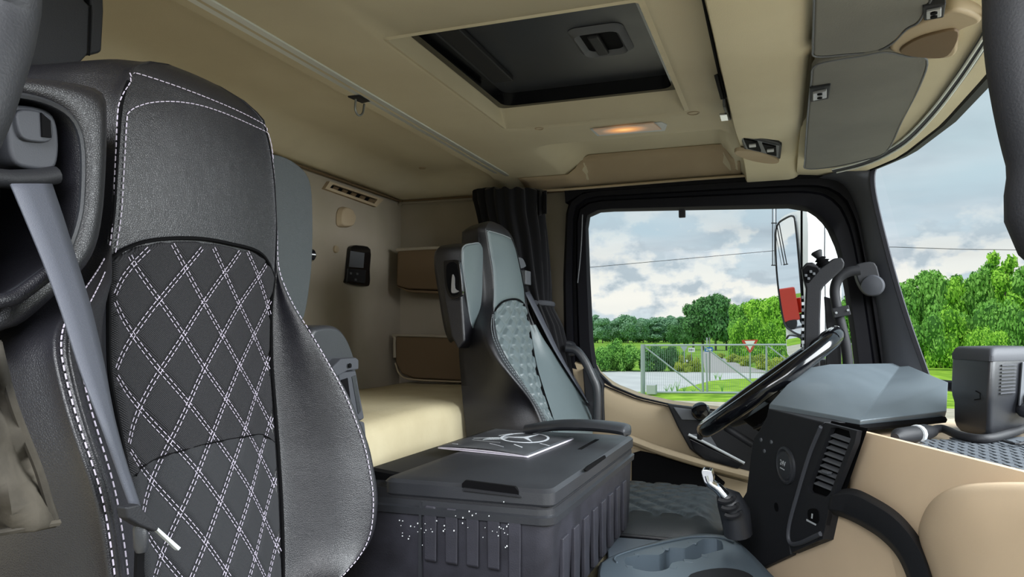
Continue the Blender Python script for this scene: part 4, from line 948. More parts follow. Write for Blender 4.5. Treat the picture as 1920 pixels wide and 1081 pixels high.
rows = [[p+np.array([0, 0, -.07]) for p in PP(o1, Z=Zt-.012)], PP(o1, Z=Zt-.012), [p for p in PP(b8, Z=Zt-.001)], PP([(a[0]*.88+b[0]*.12, a[1]*.88+b[1]*.12) for a, b in zip(o1, i1)], Z=Zt), PP(i1, Z=Zt), [p+np.array([0, 0, -.055]) for p in PP(i1, Z=Zt)]]
mk('tray_body', G().grid(rows, True), M_cup, tr, angle=45)
mk('cup_floor', G().add([p+np.array([0, 0, -.054]) for p in PP(i1, Z=Zt)], [tuple(range(80))]), M_plasm, tr, smooth=False)
mk('tray_bead', G().tube(crom(PP([(1157, 1054), (1152, 1048), (1160, 1040), (1200, 1027), (1260, 1013), (1300, 1006), (1345, 1006), (1375, 1016)], Z=Zt+.001), 4), .0018, 6), M_cup, tr)
for q in ([(1188, 1036), (1200, 1037), (1198, 1040), (1190, 1039)], [(1241, 1025), (1255, 1026), (1254, 1029), (1243, 1028)], [(1290, 1014), (1308, 1015), (1306, 1018), (1292, 1017)], [(1172, 1058), (1186, 1060), (1188, 1065), (1176, 1063)], [(1256, 1060), (1270, 1061), (1268, 1066), (1256, 1064)], [(1281, 1047), (1298, 1048), (1300, 1053), (1283, 1052)], [(1315, 1037), (1328, 1040), (1326, 1045), (1315, 1042)]):
    mk('holder_tab', G().prism(PP(q, Z=Zt+.0006), (0, 0, -.003)), M_cup, tr, bevel=.0008)
mk('rear_cup_recess', G().prism(crom(PP([(1290, 1081), (1320, 1068), (1360, 1064), (1395, 1070), (1415, 1085), (1400, 1110), (1320, 1110)], Z=Zt+.0008), 3, True), (0, 0, -.03)), M_plasm, tr)
gl = thing('gear_lever', P(1370, 990, Y=1.46), 'chrome topped gear lever in a black boot by the dashboard', 'gear lever')
mk('boot', G().tube([P(1352, 922, Y=1.45), P(1366, 936, Y=1.45), P(1378, 960, Y=1.46), P(1384, 1000, Y=1.47)], [.012, .024, .028, .026], 14), M_plas, gl, angle=60)
for k in range(3): mk('boot_fold', G().tube([P(1360+6*k+10*math.cos(a)*1.6, 932+14*k+20*math.sin(a)*.4, Y=1.425) for a in np.linspace(2.6, -.4, 10)], .005, 6), M_plasm, gl)
mk('lever_shaft', G().tube(crom(PP([(1325, 890), (1330, 903), (1345, 914), (1360, 930)], Y=1.44), 5), [.011, .011, .012, .013], 12, flat=.8), M_chrome, gl)
mk('lever_head', G().prism(crom(PP([(1315, 882), (1322, 880), (1334, 883), (1338, 898), (1334, 908), (1322, 905), (1317, 893)], Y=1.43), 3, True), (0, .03, 0)), M_chrome, gl, bevel=.005, seg=3)

# ================================================================ STEERING WHEEL
sw = thing('steering_wheel', P(1447, 790, Y=1.76), 'black steering wheel seen edge on, tilted below the window', 'steering wheel')
pa, pb = P(1322, 803, Y=1.76), P(1568, 628, Y=1.76); cen = (pa+pb)/2; R0 = np.linalg.norm(pb-pa)/2; ux = (pb-pa)/(2*R0); uy = np.array([0, 1.0, 0]); un = np.cross(uy, ux)*-1
if un[2] < 0: un = -un
mk('rim', G().tube([cen+R0*(math.cos(a)*ux+math.sin(a)*uy) for a in np.linspace(0, 2*math.pi, 64)], .0175, 14), M_gloss, sw)
mk('rim_grip', G().tube([cen+R0*(math.cos(a)*ux+math.sin(a)*uy)+un*.002 for a in np.linspace(-.45, .45, 16)], .0185, 14), M_gloss, sw)  # slightly thicker section of the rim
mk('hub', G().lathe(cen-un*.03, -un, [(.05, -.01), (.085, 0), (.09, .03), (.06, .06), (.045, .2)], 28), M_plasm, sw)
for a in (math.pi, math.pi/2, -math.pi/2):
    d = math.cos(a)*ux+math.sin(a)*uy
    mk('spoke', G().tube([cen+d*R0*.98-un*.004, cen+d*R0*.6-un*.028, cen+d*.06-un*.035], [.014, .022, .035], 10, flat=.5), M_plasm, sw)
mk('wheel_skirt', G().loft([[cen+(R0*k)*(math.cos(a)*ux+math.sin(a)*uy)-un*h_ for a in np.linspace(0, 2*math.pi, 32, endpoint=False)] for k, h_ in ((.55, .03), (.50, .06), (.42, .10), (.35, .20))]), M_deep, sw)
mk('column_stalk', G().tube(PP([(1412, 833), (1360, 800)], Y=1.66), .008), M_plasm, sw)
mk('rim_knob', G().lathe(P(1568, 617, Y=1.76), (0, -.3, 1), [(.005, -.004), (.008, 0), (.006, .006)], 12), M_white, sw)
mk('rim_stub', G().lathe(P(1313, 817, Y=1.76), (-.3, 0, -1), [(.006, -.01), (.008, 0), (.005, .008)], 12), M_plasm, sw)

# ================================================================ DASHBOARD
ds = thing('dashboard', (.15, 1.3, -.9), 'tan and black dashboard with side console, air vent and grey instrument hood', 'dashboard')
# column under the hood: two facets
Aq = P(1440, 765, Y=1.50); Bq = P(1544, 791, Y=1.32)
n1 = np.cross(Bq-Aq, (0, 0, 1.0)); n1 /= np.linalg.norm(n1)
side = [(1440, 765), (1437, 780), (1423, 806), (1413, 820), (1407, 850), (1404, 880), (1399, 921), (1353, 998), (1356, 1032), (1366, 1060), (1409, 1073), (1482, 1040), (1476, 994), (1500, 920), (1544, 791)]
sp_ = [PN(x, y, Aq, n1) for x, y in side]; nin = n1 if n1[1] > 0 else -n1
mk('console_side', G().prism(sp_, nin*.04), M_plasm, ds, bevel=.003)
Cq = PN(1611, 808, Bq, n1)+np.array([0, -.02, 0]); n2 = np.cross(Cq-Bq, PN(1476, 994, Aq, n1)-Bq); n2 /= np.linalg.norm(n2); n2 = n2 if n2[1] < 0 else -n2
V = lambda x, y, o=0.0: PN(x, y, Bq, n2)+n2*o
def VP_(pts, o=0.0): return [V(x, y, o) for x, y in pts]
vent = mk('vent_facet', G().ring(VP_(rays([(1544, 791), (1611, 808), (1556, 945), (1541, 1010), (1484, 1036), (1474, 1000), (1500, 920)], 1547, 885, 48)), VP_(rays([(1556, 803), (1562, 798), (1594, 808), (1598, 815), (1556, 925), (1548, 932), (1517, 922), (1514, 915)], 1547, 885, 48)), -n2*.008), M_plasm, ds)
mk('facet_fill', G().prism(VP_([(1500, 936), (1550, 938), (1556, 945), (1541, 1010), (1484, 1036), (1474, 1000)], -.001), -n2*.02), M_plasm, ds)
mk('vent_recess', G().add(VP_([(1545, 788), (1612, 802), (1562, 948), (1500, 932)], -.012), [(0, 1, 2, 3)]), M_deep, ds, smooth=False)
for k in range(9):
    t = k/8.6; xl, xr = 1552-33*t, 1590-34*t; yl, yr = 815+96*t, 828+98*t
    mk('slat', G().prism([V(xl, yl, -.004), V(xr, yr, -.004), V(xr, yr, -.016)+(0, 0, .005), V(xl, yl, -.016)+(0, 0, .005)], (0, 0, -.0022)), M_greyp if k != 4 else M_greyp, vent, bevel=.0006)
mk('vent_tab', G().prism(VP_([(1541, 880), (1553, 884), (1551, 889), (1540, 885)], .0005), -n2*.008), M_greyp, vent, bevel=.001)
mk('facet_bead', G().tube(crom(VP_([(1541, 800), (1520, 850), (1497, 925), (1481, 985), (1482, 1016), (1500, 1018), (1540, 1000)], .001), 4), .004, 8), M_pillar, ds)
th = mk('thumb_wheel', G().prism(crom(VP_([(1516, 956), (1530, 953), (1536, 962), (1534, 980), (1518, 976)], .001), 3, True), -n2*.01), M_deep, ds)
mk('wheel_marks', G().add(VP_([(1524, 962), (1527, 963), (1526, 972), (1523, 971)], .0022), [(0, 1, 2, 3)]).add(VP_([(1514, 972), (1533, 982), (1532, 985), (1514, 976)], .002), [(0, 1, 2, 3)]), M_lgrey, th, smooth=False)
So = lambda x, y, o=0.0: PN(x, y, Aq, n1)-nin*o
cap = mk('socket_cover', G().lathe(So(1475, 872), -nin, [(.033, -.002), (.033, .004), (.029, .0055), (.026, .003), (.024, .005), (.004, .0055)], 28), M_plas, ds, label='round 24V socket cover')
ax_ = So(1490, 880)-So(1464, 866)
textobj('socket_lettering', '24V', .013, So(1474, 868, .0065), ax_, np.cross(-nin, ax_), M_lgrey, cap, .0002)
mk('socket_underline', G().obox(So(1473, 878, .0065), ax_/np.linalg.norm(ax_)*.008, nin*.0003, np.cross(nin, ax_)/np.linalg.norm(ax_)*.0008), M_lgrey, cap)
for qx, qy in ((1428, 824), (1447, 828), (1434, 845)): mk('screw', G().lathe(So(qx, qy), -nin, [(.0036, -.001), (.0036, .002)], 12), M_greyp, ds)
mk('blank_hole', G().lathe(So(1456, 950), -nin, [(.008, -.001), (.008, .0008)], 14), M_deep, ds)
us = mk('usb_socket', G().ring([So(x, y) for x, y in ((1394, 972), (1405, 974), (1404, 1000), (1394, 998))], [So(x, y) for x, y in ((1397, 976), (1402, 977), (1402, 996), (1397, 995))], -nin*.003), M_pillar, ds)
mk('usb_tongue', G().prism([So(x, y, .001) for x, y in ((1398.5, 980), (1400.5, 981), (1400.5, 993), (1398.5, 992))], -nin*.0015), M_lgrey, us)
# instrument hood
hd = [P(1440, 766, Y=1.50), P(1612, 797, Z=-.143), P(1772, 781, Z=-.143), P(1442, 757, Y=1.51), P(1614, 788, Z=-.135), P(1775, 770, Z=-.132),
      P(1476, 720, Y=1.56), P(1520, 688, Y=1.70), P(1556, 682, Y=1.78), P(1692, 680, Z=-.075), P(1778, 716, Z=-.093)]
und = [P(1440, 766, Y=1.50)+(.0, .45, 0), P(1772, 781, Z=-.143)+(.0, .40, 0)]
g = G().add(hd+[P(1556, 682, Y=1.78)+(0, 0, -.10), P(1692, 680, Z=-.075)+(0, .02, -.10)],
 [(0, 1, 4, 3), (1, 2, 5, 4), (3, 4, 6), (4, 7, 6), (4, 8, 7), (4, 9, 8), (4, 5, 10), (4, 10, 9), (0, 3, 6), (0, 6, 7), (0, 7, 11), (7, 8, 11), (8, 9, 12, 11), (9, 10, 12), (10, 5, 2), (10, 2, 12), (0, 11, 12), (0, 12, 2), (0, 2, 1)])
mk('instrument_hood', g, M_dashtop, ds, bevel=.007, seg=3)
mk('hood_shade_strip', G().tube([P(1445, 772, Y=1.505), P(1612, 802, Z=-.147), P(1770, 786, Z=-.147)], .006, 6), M_deep, ds)  # black strip, shade under the hood edge put in as colour
# tan front: a vertical moulded face under a rolled lip
L0, L1 = P(1608, 812, Z=-.152), P(1920, 893, Z=-.152); dL = (L1-L0)/np.linalg.norm(L1-L0); nL = np.cross(dL, (0, 0, 1.0)); nL = nL if nL[0] < 0 else -nL
L2 = L0+dL*.62
Fp = lambda x, y, o=0.0: PN(x, y, L0+nL*o, nL)
rows = []
for k, t in enumerate(np.linspace(0, 1, 30)):
    b0 = (L0-dL*.035)*(1-t)+L2*t; r = []
    for dz, o in ((-.004, -.012), (.003, -.008), (.003, -.002), (-.003, 0), (-.03, .002), (-.06, .003), (-.10, .002), (-.2, -.006), (-.33, -.03), (-.74, -.06)):
        r.append(b0+nL*(o+.02*math.sin(math.pi*t)*min(1, -dz*8) if dz < -.02 else o)+(0, 0, dz))
    rows.append(r)
mk('tan_fascia', G().grid(rows), M_beige, ds, solid=.004, angle=60)
def onF(x, y, o): return Fp(x, y, .004+o)
# lower-left tan panel under the console, slanting
mk('lower_tan_panel', G().prism([PN(x, y, Bq+nin*.01, n1) for x, y in ((1409, 1074), (1541, 1010), (1560, 950), (1700, 990), (1760, 1140), (1380, 1140))], nin*.05), M_beige, ds, bevel=.006)
band = [(1562, 924), (1600, 918), (1640, 935), (1685, 965), (1722, 1010), (1745, 1060), (1762, 1130)]; band2 = [(1552, 958), (1585, 968), (1620, 985), (1655, 1008), (1685, 1040), (1706, 1085), (1720, 1140)]
a = crom(band, 5); b = crom(band2, 5)
mk('black_sweep', G().grid([[onF(p[0], p[1], .022), onF(p[0]*.8+q[0]*.2, p[1]*.8+q[1]*.2, .032), onF(p[0]*.2+q[0]*.8, p[1]*.2+q[1]*.8, .032), onF(q[0], q[1], .022)] for p, q in zip(a, b)]), M_plasm, ds, solid=.006)
bulge = crom([(1722, 1010), (1728, 970), (1750, 935), (1790, 912), (1850, 904), (1960, 904), (2150, 910), (2200, 1200), (1960, 1250), (1780, 1200), (1745, 1080)], 4, True)
bc = np.mean(np.array(bulge), 0); rows = []
for k, o in ((1.0, .012), (.985, .026), (.95, .036), (.85, .046), (.5, .056), (.1, .058)): rows.append([onF(bc[0]+(x-bc[0])*k, bc[1]+(y-bc[1])*k, o) for x, y in bulge])
mk('airbag_bulge', G().loft(rows), M_beige, ds, angle=80)
# tray top and ribbed mat
Zd = -.166
mk('tray_top', G().prism([L0+(0, 0, -.012), L2+(0, 0, -.012), L2+np.array([.3, .1, -.012]), np.array([.44, 1.3, -.164]), np.array([.40, 1.75, -.164]), P(1600, 790, Z=-.164)], (0, 0, -.01)), M_beige, ds)
mt = PP([(1706, 838), (1760, 824), (1860, 818), (2040, 818), (2200, 880), (1930, 890), (1800, 862)], Z=-.158)
mat_o = mk('tray_mat', G().prism(mt, (0, 0, -.006)), M_matr, ds, bevel=.001)
g = G()
for i in range(26):
    for j in range(14):
        c = np.array([.19+i*.0125+(j % 2)*.006, .92+j*.030, -.1572])
        q = Q(c)
        if 1715 < q[0] < 1990 and q[1] > 822+0 and q[1] < 845+(q[0]-1706)*.21: g.obox(c, (.0042, .001, 0), (-.002, .011, 0), (0, 0, .0008))
mk('mat_ridges', g, M_matr, mat_o, smooth=False, kind='stuff')
# black speaker/radio box on the tray
rx = thing('dash_radio_box', P(1820, 815, Z=-.158), 'boxy black device with cables standing on the dashboard tray', 'electronic device')
Ab, Bb = P(1783, 806, Z=-.157), P(1852, 826, Z=-.157); vb = P(2010, 800, Z=-.157)-Bb; vb = vb/np.linalg.norm(vb)*.17; wv = (Ab-Bb)
tl = PN(1797, 652, Ab, np.cross(Ab-Bb, (0, 0, 1))); H_ = tl[2]-Ab[2]+.001
tlt = np.array([.012, .004, 0])
def bxp(u, v, h): return Bb+wv*u+vb*v+np.array([0, 0, h*H_])+tlt*h
rows = []
for h_, ins_ in ((0, .10), (.06, .04), (.12, .015), (.34, .0), (.42, -.03), (.5, -.045), (.88, -.05), (.96, -.02), (1.0, .06)):
    rows.append([bxp(.5+(u-.5)*(1-2*ins_), .5+(v-.5)*(1-2*ins_), h_) for u, v in [((x+1)/2, (y+1)/2) for x, y in roundrect(0, 0, 1, 1, .16, 4)]])
mk('device_case', G().loft(rows), M_plas, rx, angle=50)
mk('case_cap', G().loft([[bxp(.5+(u-.5)*s_, .5+(v-.5)*s_, h_) for u, v in [((x+1)/2, (y+1)/2) for x, y in roundrect(0, 0, 1, 1, .16, 4)]] for s_, h_ in ((1.12, .86), (1.13, .92), (1.06, .985), (.95, 1.01))]), M_pillar, rx, angle=40)
for k in range(9): mk('cooling_fin', G().prism([bxp(-.055, .14, .50+.038*k), bxp(-.055, .42, .50+.038*k), bxp(-.055, .42, .515+.038*k), bxp(-.055, .14, .515+.038*k)], -wv*.02), M_pillar, rx)
sc = mk('socket_plate', G().prism([bxp(-.06, .50, .35), bxp(-.06, 1.0, .35), bxp(-.06, 1.0, .84), bxp(-.06, .52, .84)], -wv*.04), M_greyp, rx, bevel=.001)
for v_, h_ in ((.60, .30), (.66, .42), (.78, .34)):
    c = bxp(-.10, v_, h_); mk('plug', G().lathe(c, -wv, [(.010, -.006), (.012, .0), (.012, .016), (.006, .026)], 14), M_plas if v_ < .7 else M_silver, sc)
mk('side_mark', G().tube([bxp(.30, -.05, .52), bxp(.18, -.052, .50), bxp(.17, -.052, .44), bxp(.32, -.05, .42)], .0008, 6), M_deep, rx)
cbv = thing('dash_cable', P(1700, 820, Z=-.158), 'thick black cable with a round connector lying along the dash tray', 'cable')
mk('cable_sheath', G().tube(crom([P(1735, 812, Z=-.148), P(1765, 803, Z=-.146), P(1800, 816, Z=-.150), P(1850, 822, Z=-.150), P(1905, 808, Z=-.148), P(1960, 790, Z=-.146)], 6), .0065, 10), M_plasm, cbv)
mk('connector', G().tube(PP([(1678, 820), (1686, 818), (1735, 810), (1750, 808)], Z=-.148), [.006, .0125, .0125, .008], 14), M_plasm, cbv)
mk('connector_ring', G().tube(PP([(1717, 813.5), (1722, 812.5)], Z=-.148), .0138, 14), M_lgrey, cbv)
mk('thin_wire', G().tube(crom(PP([(1880, 826), (1910, 832), (1940, 822), (2000, 818)], Z=-.152), 5), .0018, 6), M_plasm, cbv)

# ================================================================ AROUND THE FRONT PILLAR
tp = thing('tablet_arm', P(1580, 690, Y=2.02), 'bent black support tube with clamp beside the front pillar', 'bracket')
mk('arm_tube', G().tube(crom(PP([(1612, 506), (1590, 510), (1572, 522), (1565, 545), (1570, 580), (1580, 620), (1588, 660), (1592, 720)], Y=2.04), 5), .0125, 14), M_plasm, tp)
cl = mk('clamp', G().prism(PP([(1560, 578), (1591, 571), (1596, 590), (1564, 596)], Y=2.015), (0, .02, 0)), M_plasm, tp, bevel=.002)
for x, y in ((1568, 586), (1590, 581)): mk('clamp_bolt', G().lathe(P(x, y, Y=2.013), (0, -1, 0), [(.003, -.001), (.003, .002)], 10), M_steel, cl)
mk('upper_mount', G().prism(PP([(1545, 555), (1570, 562), (1578, 575), (1578, 700), (1548, 700), (1550, 620)], Y=2.06), (0, .012, 0)), M_plasm, tp, bevel=.003)
twt = thing('pillar_speaker', P(1635, 555, Y=2.15), 'round black mesh tweeter on a rounded housing on the front pillar', 'speaker')
mk('speaker_pod', G().prism(crom(PP([(1604, 500), (1612, 493), (1640, 492), (1650, 520), (1656, 540), (1640, 553), (1622, 548), (1608, 525)], Y=2.15), 3, True), (0, .06, 0)), M_plasm, twt, bevel=.008, seg=3)
mk('speaker_mesh', G().lathe(P(1636, 535, Y=2.14), (-.25, -1, -.05), [(.027, -.02), (.028, 0), (.025, .006), (.012, .009), (.002, .0095)], 28), M_pillar, twt)
rc = thing('remote_control', P(1525, 660, Y=1.86), 'black joystick remote control standing upright behind the steering wheel', 'remote control')
bd = [(1503, 502), (1512, 492), (1524, 491), (1538, 502), (1562, 484), (1578, 482), (1584, 492), (1582, 502), (1545, 536), (1540, 545), (1538, 600), (1538, 700), (1507, 700), (1509, 600), (1511, 540), (1506, 522)]
mk('controller_body', G().prism(PP(bd, Y=1.87), (0, .035, 0)), M_plasm, rc, bevel=.004, seg=3)
kpd = mk('button_pad', G().prism(PP([(1505, 506), (1514, 497), (1532, 501), (1536, 508), (1517, 530), (1510, 528)], Y=1.866), (0, .01, 0)), M_deep, rc, bevel=.001)
for x, y in ((1511, 516), (1516, 522), (1520, 509), (1526, 513)): mk('button', G().box(P(x-2.4, y-2.6, Y=1.862), P(x+2.4, y+2.6, Y=1.868)), M_greyp, kpd, bevel=.0008)
jb = P(1545, 498, Y=1.885); ja = P(1532, 474, Y=1.885)-jb
mk('joystick_boot', G().lathe(jb, ja, [(.020, 0), (.013, .006), (.018, .009), (.010, .014), (.014, .017), (.007, .022)], 18), M_deep, rc)
mk('joystick_knob', G().lathe(P(1537, 484, Y=1.885), ja, [(.006, 0), (.009, .006), (.0135, .016), (.010, .019)], 16), M_plasm, rc)
for k in range(9): mk('side_latch', G().box(P(1503, 554+k*12, Y=1.872), P(1508, 560+k*12, Y=1.880)), M_lgrey if k % 2 else M_greyp, rc)
# ================================================================ NEAR EDGE OF THE OPEN DOORWAY
lp_ = thing('locker', (-.86, .45, .29), 'dark storage box under the roof above the passenger seat', 'storage box')
mk('box_shell', G().prism(PP([(-120, -190), (140, -190), (158, 0), (172, 14), (168, 100), (120, 150), (20, 140), (-120, 140)], X=-.80), (-.10, 0, 0)), M_plasm, lp_, bevel=.003)
mk('box_end', G().prism(PP([(140, -190), (180, -190), (195, -10), (196, 22), (192, 98), (168, 104), (172, 14)], X=-.805), (-.06, 0, 0)), M_plasm, lp_, bevel=.004)
mk('box_seam', G().tube(PP([(170, 10), (167, 104)], X=-.798), .0012, 6), M_deep, lp_)
struct('trim_16', G().tube(crom([P(0, -420, Y=.22), P(8, -60, Y=.22), P(2, 40, Y=.22), P(-26, 130, Y=.21), P(-70, 240, Y=.20), P(-170, 420, Y=.19), np.array([-.33, .18, -.12]), np.array([-.40, .17, -.45]), np.array([-.42, .17, -.90])], 5), .014, 16), M_plasm)
gp = thing('pillar_grab_handle', P(1960, 300, Y=.5), 'smooth dark grab handle at the near windscreen pillar', 'handle')
mk('handle_bar', G().tube(crom([P(1880, -420, Y=.52)+(0, 0, .10), P(1880, -420, Y=.52), P(1908, -60, Y=.50), P(1914, 60, Y=.49), P(1930, 170, Y=.48), P(1962, 300, Y=.47), P(2020, 480, Y=.46), np.array([.27, .45, -.02]), np.array([.33, .45, -.17])], 5), .0185, 18), M_plasm, gp)
jk = thing('work_jacket', P(0, 1000, X=-.43), 'worn khaki jacket hanging at the seat edge near the doorway', 'jacket')
rows = []; edge = [(-6, 640), (8, 700), (25, 760), (48, 820), (72, 880), (90, 940), (101, 972), (96, 985)]; bot = [(96, 985), (60, 1002), (30, 1014), (0, 1030), (-60, 1050)]
for k, (x, y) in enumerate(crom(edge, 3)):
    r = []
    for j in range(12):
        t = j/11; xx = x-t*(x+300); yy = y+t*28+ (t*40 if y > 960 else 0)
        r.append(P(xx, yy, X=-.43+.010*math.sin(j*1.7+y*.012)+.006*math.sin(y*.04+j)))
    rows.append(r)
mk('jacket_cloth', G().grid(rows), M_jacket, jk, solid=.006, angle=80)
mk('jacket_hem', G().tube(crom([rows[-3][j]+np.array([.004, 0, 0]) for j in range(0, 12, 2)], 3), .0022, 6), M_jacket, jk)
mk('jacket_hem', G().tube(crom([P(x+1, y+2, X=-.428) for x, y in edge[:-1]], 3), .0025, 6), M_jacket, jk)
# ================================================================ OUTSIDE
ZG = -EYE/K
M_grass = mat('meadow_grass', '#92b84a', 0.95, bump=0.6, bscale=3, col2='#5f8a2c', vscale=.25, spec=0.05)
M_strip = mat('roadside_grass', '#a6cc4a', 0.95, bump=0.6, bscale=6, col2='#6f9a30', vscale=1.2, spec=0.05)
M_road = mat('pale_asphalt', '#cfd1d1', 0.9, bump=0.2, bscale=20, col2='#c2c4c5', vscale=.5, spec=0.1)
M_path = mat('side_road_asphalt', '#a9a7a6', 0.9, bump=0.2, bscale=20, spec=0.1)
M_gravel = mat('yard_gravel', '#cfc9b8', 0.95, bump=0.4, bscale=12, col2='#b9b29e', vscale=2, spec=0.05)
M_galv = mat('galvanised_steel', '#a9b4b8', 0.45, metal=0.4)
M_bark = mat('bark', '#5a5247', 0.9, bump=0.5, bscale=10)
def leafmat(name, a, b, vs=1.2):
    m = mat(name, a, 0.7, col2=b, vscale=vs, spec=0.1)
    return m
M_lf = [leafmat('leaf_bright', '#b9e95c', '#8cc845'), leafmat('leaf_mid', '#9fd468', '#74b04f'), leafmat('leaf_dark', '#6d9d62', '#527f52'), leafmat('leaf_far_hazed', '#98bd98', '#7fab88'), leafmat('leaf_yellow', '#c9d45a', '#a3ba48'), leafmat('leaf_pine', '#75a569', '#578850')]  # far leaves made paler, distance haze put into the colour
M_heart = [leafmat('leaf_heart_%d' % i, a, b) for i, (a, b) in enumerate((('#68a032', '#4a7d28'), ('#56883a', '#3f6c2e'), ('#47723c', '#33552f'), ('#6f9672', '#587e62'), ('#7d8f30', '#5d7424'), ('#385e34', '#243f26')))]  # darker leaf copies, shade inside the crowns put into the colour
def gpoly(name, pix, m, z=.0, h=.004):
    struct(name, G().prism([P(a, b, Z=ZG+z+h) for a, b in pix], (0, 0, -h)), m)
struct('ground', G().add([(-300, -60, ZG), (500, -60, ZG), (500, 700, ZG), (-300, 700, ZG)], [(0, 1, 2, 3)]), M_grass, smooth=False)
y_road0, y_road1 = P(1300, 697.5, Z=ZG)[1], P(1300, 737, Z=ZG)[1]
def band_(name, ya, yb, m, z, xa=-200, xb=120): struct(name, G().box((xa, ya, ZG+.001), (xb, yb, ZG+z)), m, smooth=False)
band_('road', y_road1, y_road0, M_road, .010)
gpoly('path', [(1322, 698.3), (1316, 662), (1321, 657), (1328, 657), (1350, 668), (1392, 684), (1450, 698.3)], M_path, .002, .012)
yA, yB = P(1300, 752, Z=ZG)[1], P(1300, 737.5, Z=ZG)[1]
band_('lawn', yA, yB, M_strip, .018)
gpoly('lawn_1', [(1262, 736), (1275, 728), (1300, 722), (1330, 714), (1370, 710), (1440, 708), (1480, 712), (1490, 737), (1380, 737)], M_strip, .016, .012)
struct('pavement', G().box((-60, -40, ZG), (60, yA, ZG+.010)), M_gravel, smooth=False)
# --- leafy crowns, shared by the trees
def crown(n, kind, seed, leaf=.030):
    r = np.random.default_rng(seed); V_ = []; Fc_ = []
    if kind == 'round': bl = [(r.uniform(-.26, .26), r.uniform(-.26, .26), r.uniform(.30, .86), r.uniform(.12, .2)) for _ in range(16)]+[(0, 0, .55, .30), (0, 0, .35, .24)]
    elif kind == 'tall': bl = [(r.uniform(-.14, .14), r.uniform(-.14, .14), z, .17*(1.1-z*.7)) for z in np.linspace(.15, .93, 16)]
    elif kind == 'pine': bl = [(r.uniform(-.2, .2)*(1.15-z), r.uniform(-.2, .2)*(1.15-z), z, .20*(1.12-z)) for z in np.linspace(.22, .96, 15)]
    else: bl = [(r.uniform(-.5, .5), r.uniform(-.4, .4), r.uniform(.1, .65), r.uniform(.16, .3)) for _ in range(18)]
    w = np.array([b[3]**2 for b in bl]); w /= w.sum()
    for _ in range(n):
        b = bl[r.choice(len(bl), p=w)]; d = r.normal(size=3); d /= np.linalg.norm(d); rad = b[3]*r.uniform(.72, 1.08)
        c = np.array(b[:3])+d*rad*np.array([1, 1, .85])
        if c[2] < .0: c[2] = abs(c[2])*.3
        nrm = d+r.normal(size=3)*.55; nrm /= np.linalg.norm(nrm); t1 = np.cross(nrm, r.normal(size=3)); t1 /= np.linalg.norm(t1); t2 = np.cross(nrm, t1)
        s = leaf*r.uniform(.6, 1.3); k = len(V_)
        V_ += [c-t1*s, c-t2*s*.6, c+t1*s, c+t2*s*.6]; Fc_.append((k, k+1, k+2, k+3))
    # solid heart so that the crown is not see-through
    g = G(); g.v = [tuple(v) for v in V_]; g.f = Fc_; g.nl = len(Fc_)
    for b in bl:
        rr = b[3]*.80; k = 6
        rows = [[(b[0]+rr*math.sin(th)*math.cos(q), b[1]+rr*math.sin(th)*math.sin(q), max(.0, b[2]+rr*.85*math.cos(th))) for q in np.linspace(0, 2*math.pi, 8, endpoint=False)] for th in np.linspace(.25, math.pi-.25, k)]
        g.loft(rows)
    return g
def meshof(name, g):
    me = D.meshes.new(name); me.from_pydata([Vector(v) for v in g.v], [], g.f); return me
CR = {}
for nm, kind, n, lf in (('round_a', 'round', 4200, .034), ('round_b', 'round', 4200, .034), ('tall_a', 'tall', 3200, .026), ('tall_b', 'tall', 3200, .026), ('pine_a', 'pine', 3400, .024), ('bush_a', 'bush', 3600, .035), ('bush_b', 'bush', 3600, .035)):
    CR[nm] = crown(n, kind, hash(nm) % 997 if False else sum(map(ord, nm)), lf)
tg_ = G().tube([(0, 0, -.02), (.004, 0, .3), (-.004, 0, .6), (0, 0, .8)], [.022, .017, .010, .004], 7); trunk_me = meshof('trunk', tg_); trunk_me.materials.append(M_bark)
cm_cache = {}
def crown_mesh(nm, mi):
    if (nm, mi) not in cm_cache:
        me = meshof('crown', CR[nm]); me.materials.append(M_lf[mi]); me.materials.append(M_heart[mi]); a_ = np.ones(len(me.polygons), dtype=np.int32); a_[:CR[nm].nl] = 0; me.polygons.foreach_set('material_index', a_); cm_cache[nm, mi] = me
    return cm_cache[nm, mi]
RT_ = random.Random(11)
ORD = 'first second third fourth fifth sixth seventh eighth ninth tenth eleventh twelfth'.split()
def tree(px, top, c_or_base, wpx, nm, mi, label, group, name='tree', bush=False):
    base = c_or_base; p = P(px, base, Z=ZG); c = p @ FW; 
    h = (base-top)/F_*c; w = wpx/F_*c
    kindw = {'r': .80, 't': .42, 'p': .46, 'b': 1.3}[nm[0]]; hz = {'r': 1.0, 't': 1.0, 'p': 1.0, 'b': .9}[nm[0]]
    o = thing(name, p, label, 'bush' if bush else 'tree', group)
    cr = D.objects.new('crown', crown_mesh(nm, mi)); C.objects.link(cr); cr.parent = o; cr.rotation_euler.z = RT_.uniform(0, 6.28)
    s = w/kindw*K; cr.scale = (s, s, h*K/hz); WL[cr.name] = WL[o.name]
    if not bush:
        tr_ = D.objects.new('trunk', trunk_me); C.objects.link(tr_); tr_.parent = o; tr_.scale = (h*K*1.0, h*K*1.0, h*K); WL[tr_.name] = WL[o.name]
    return o
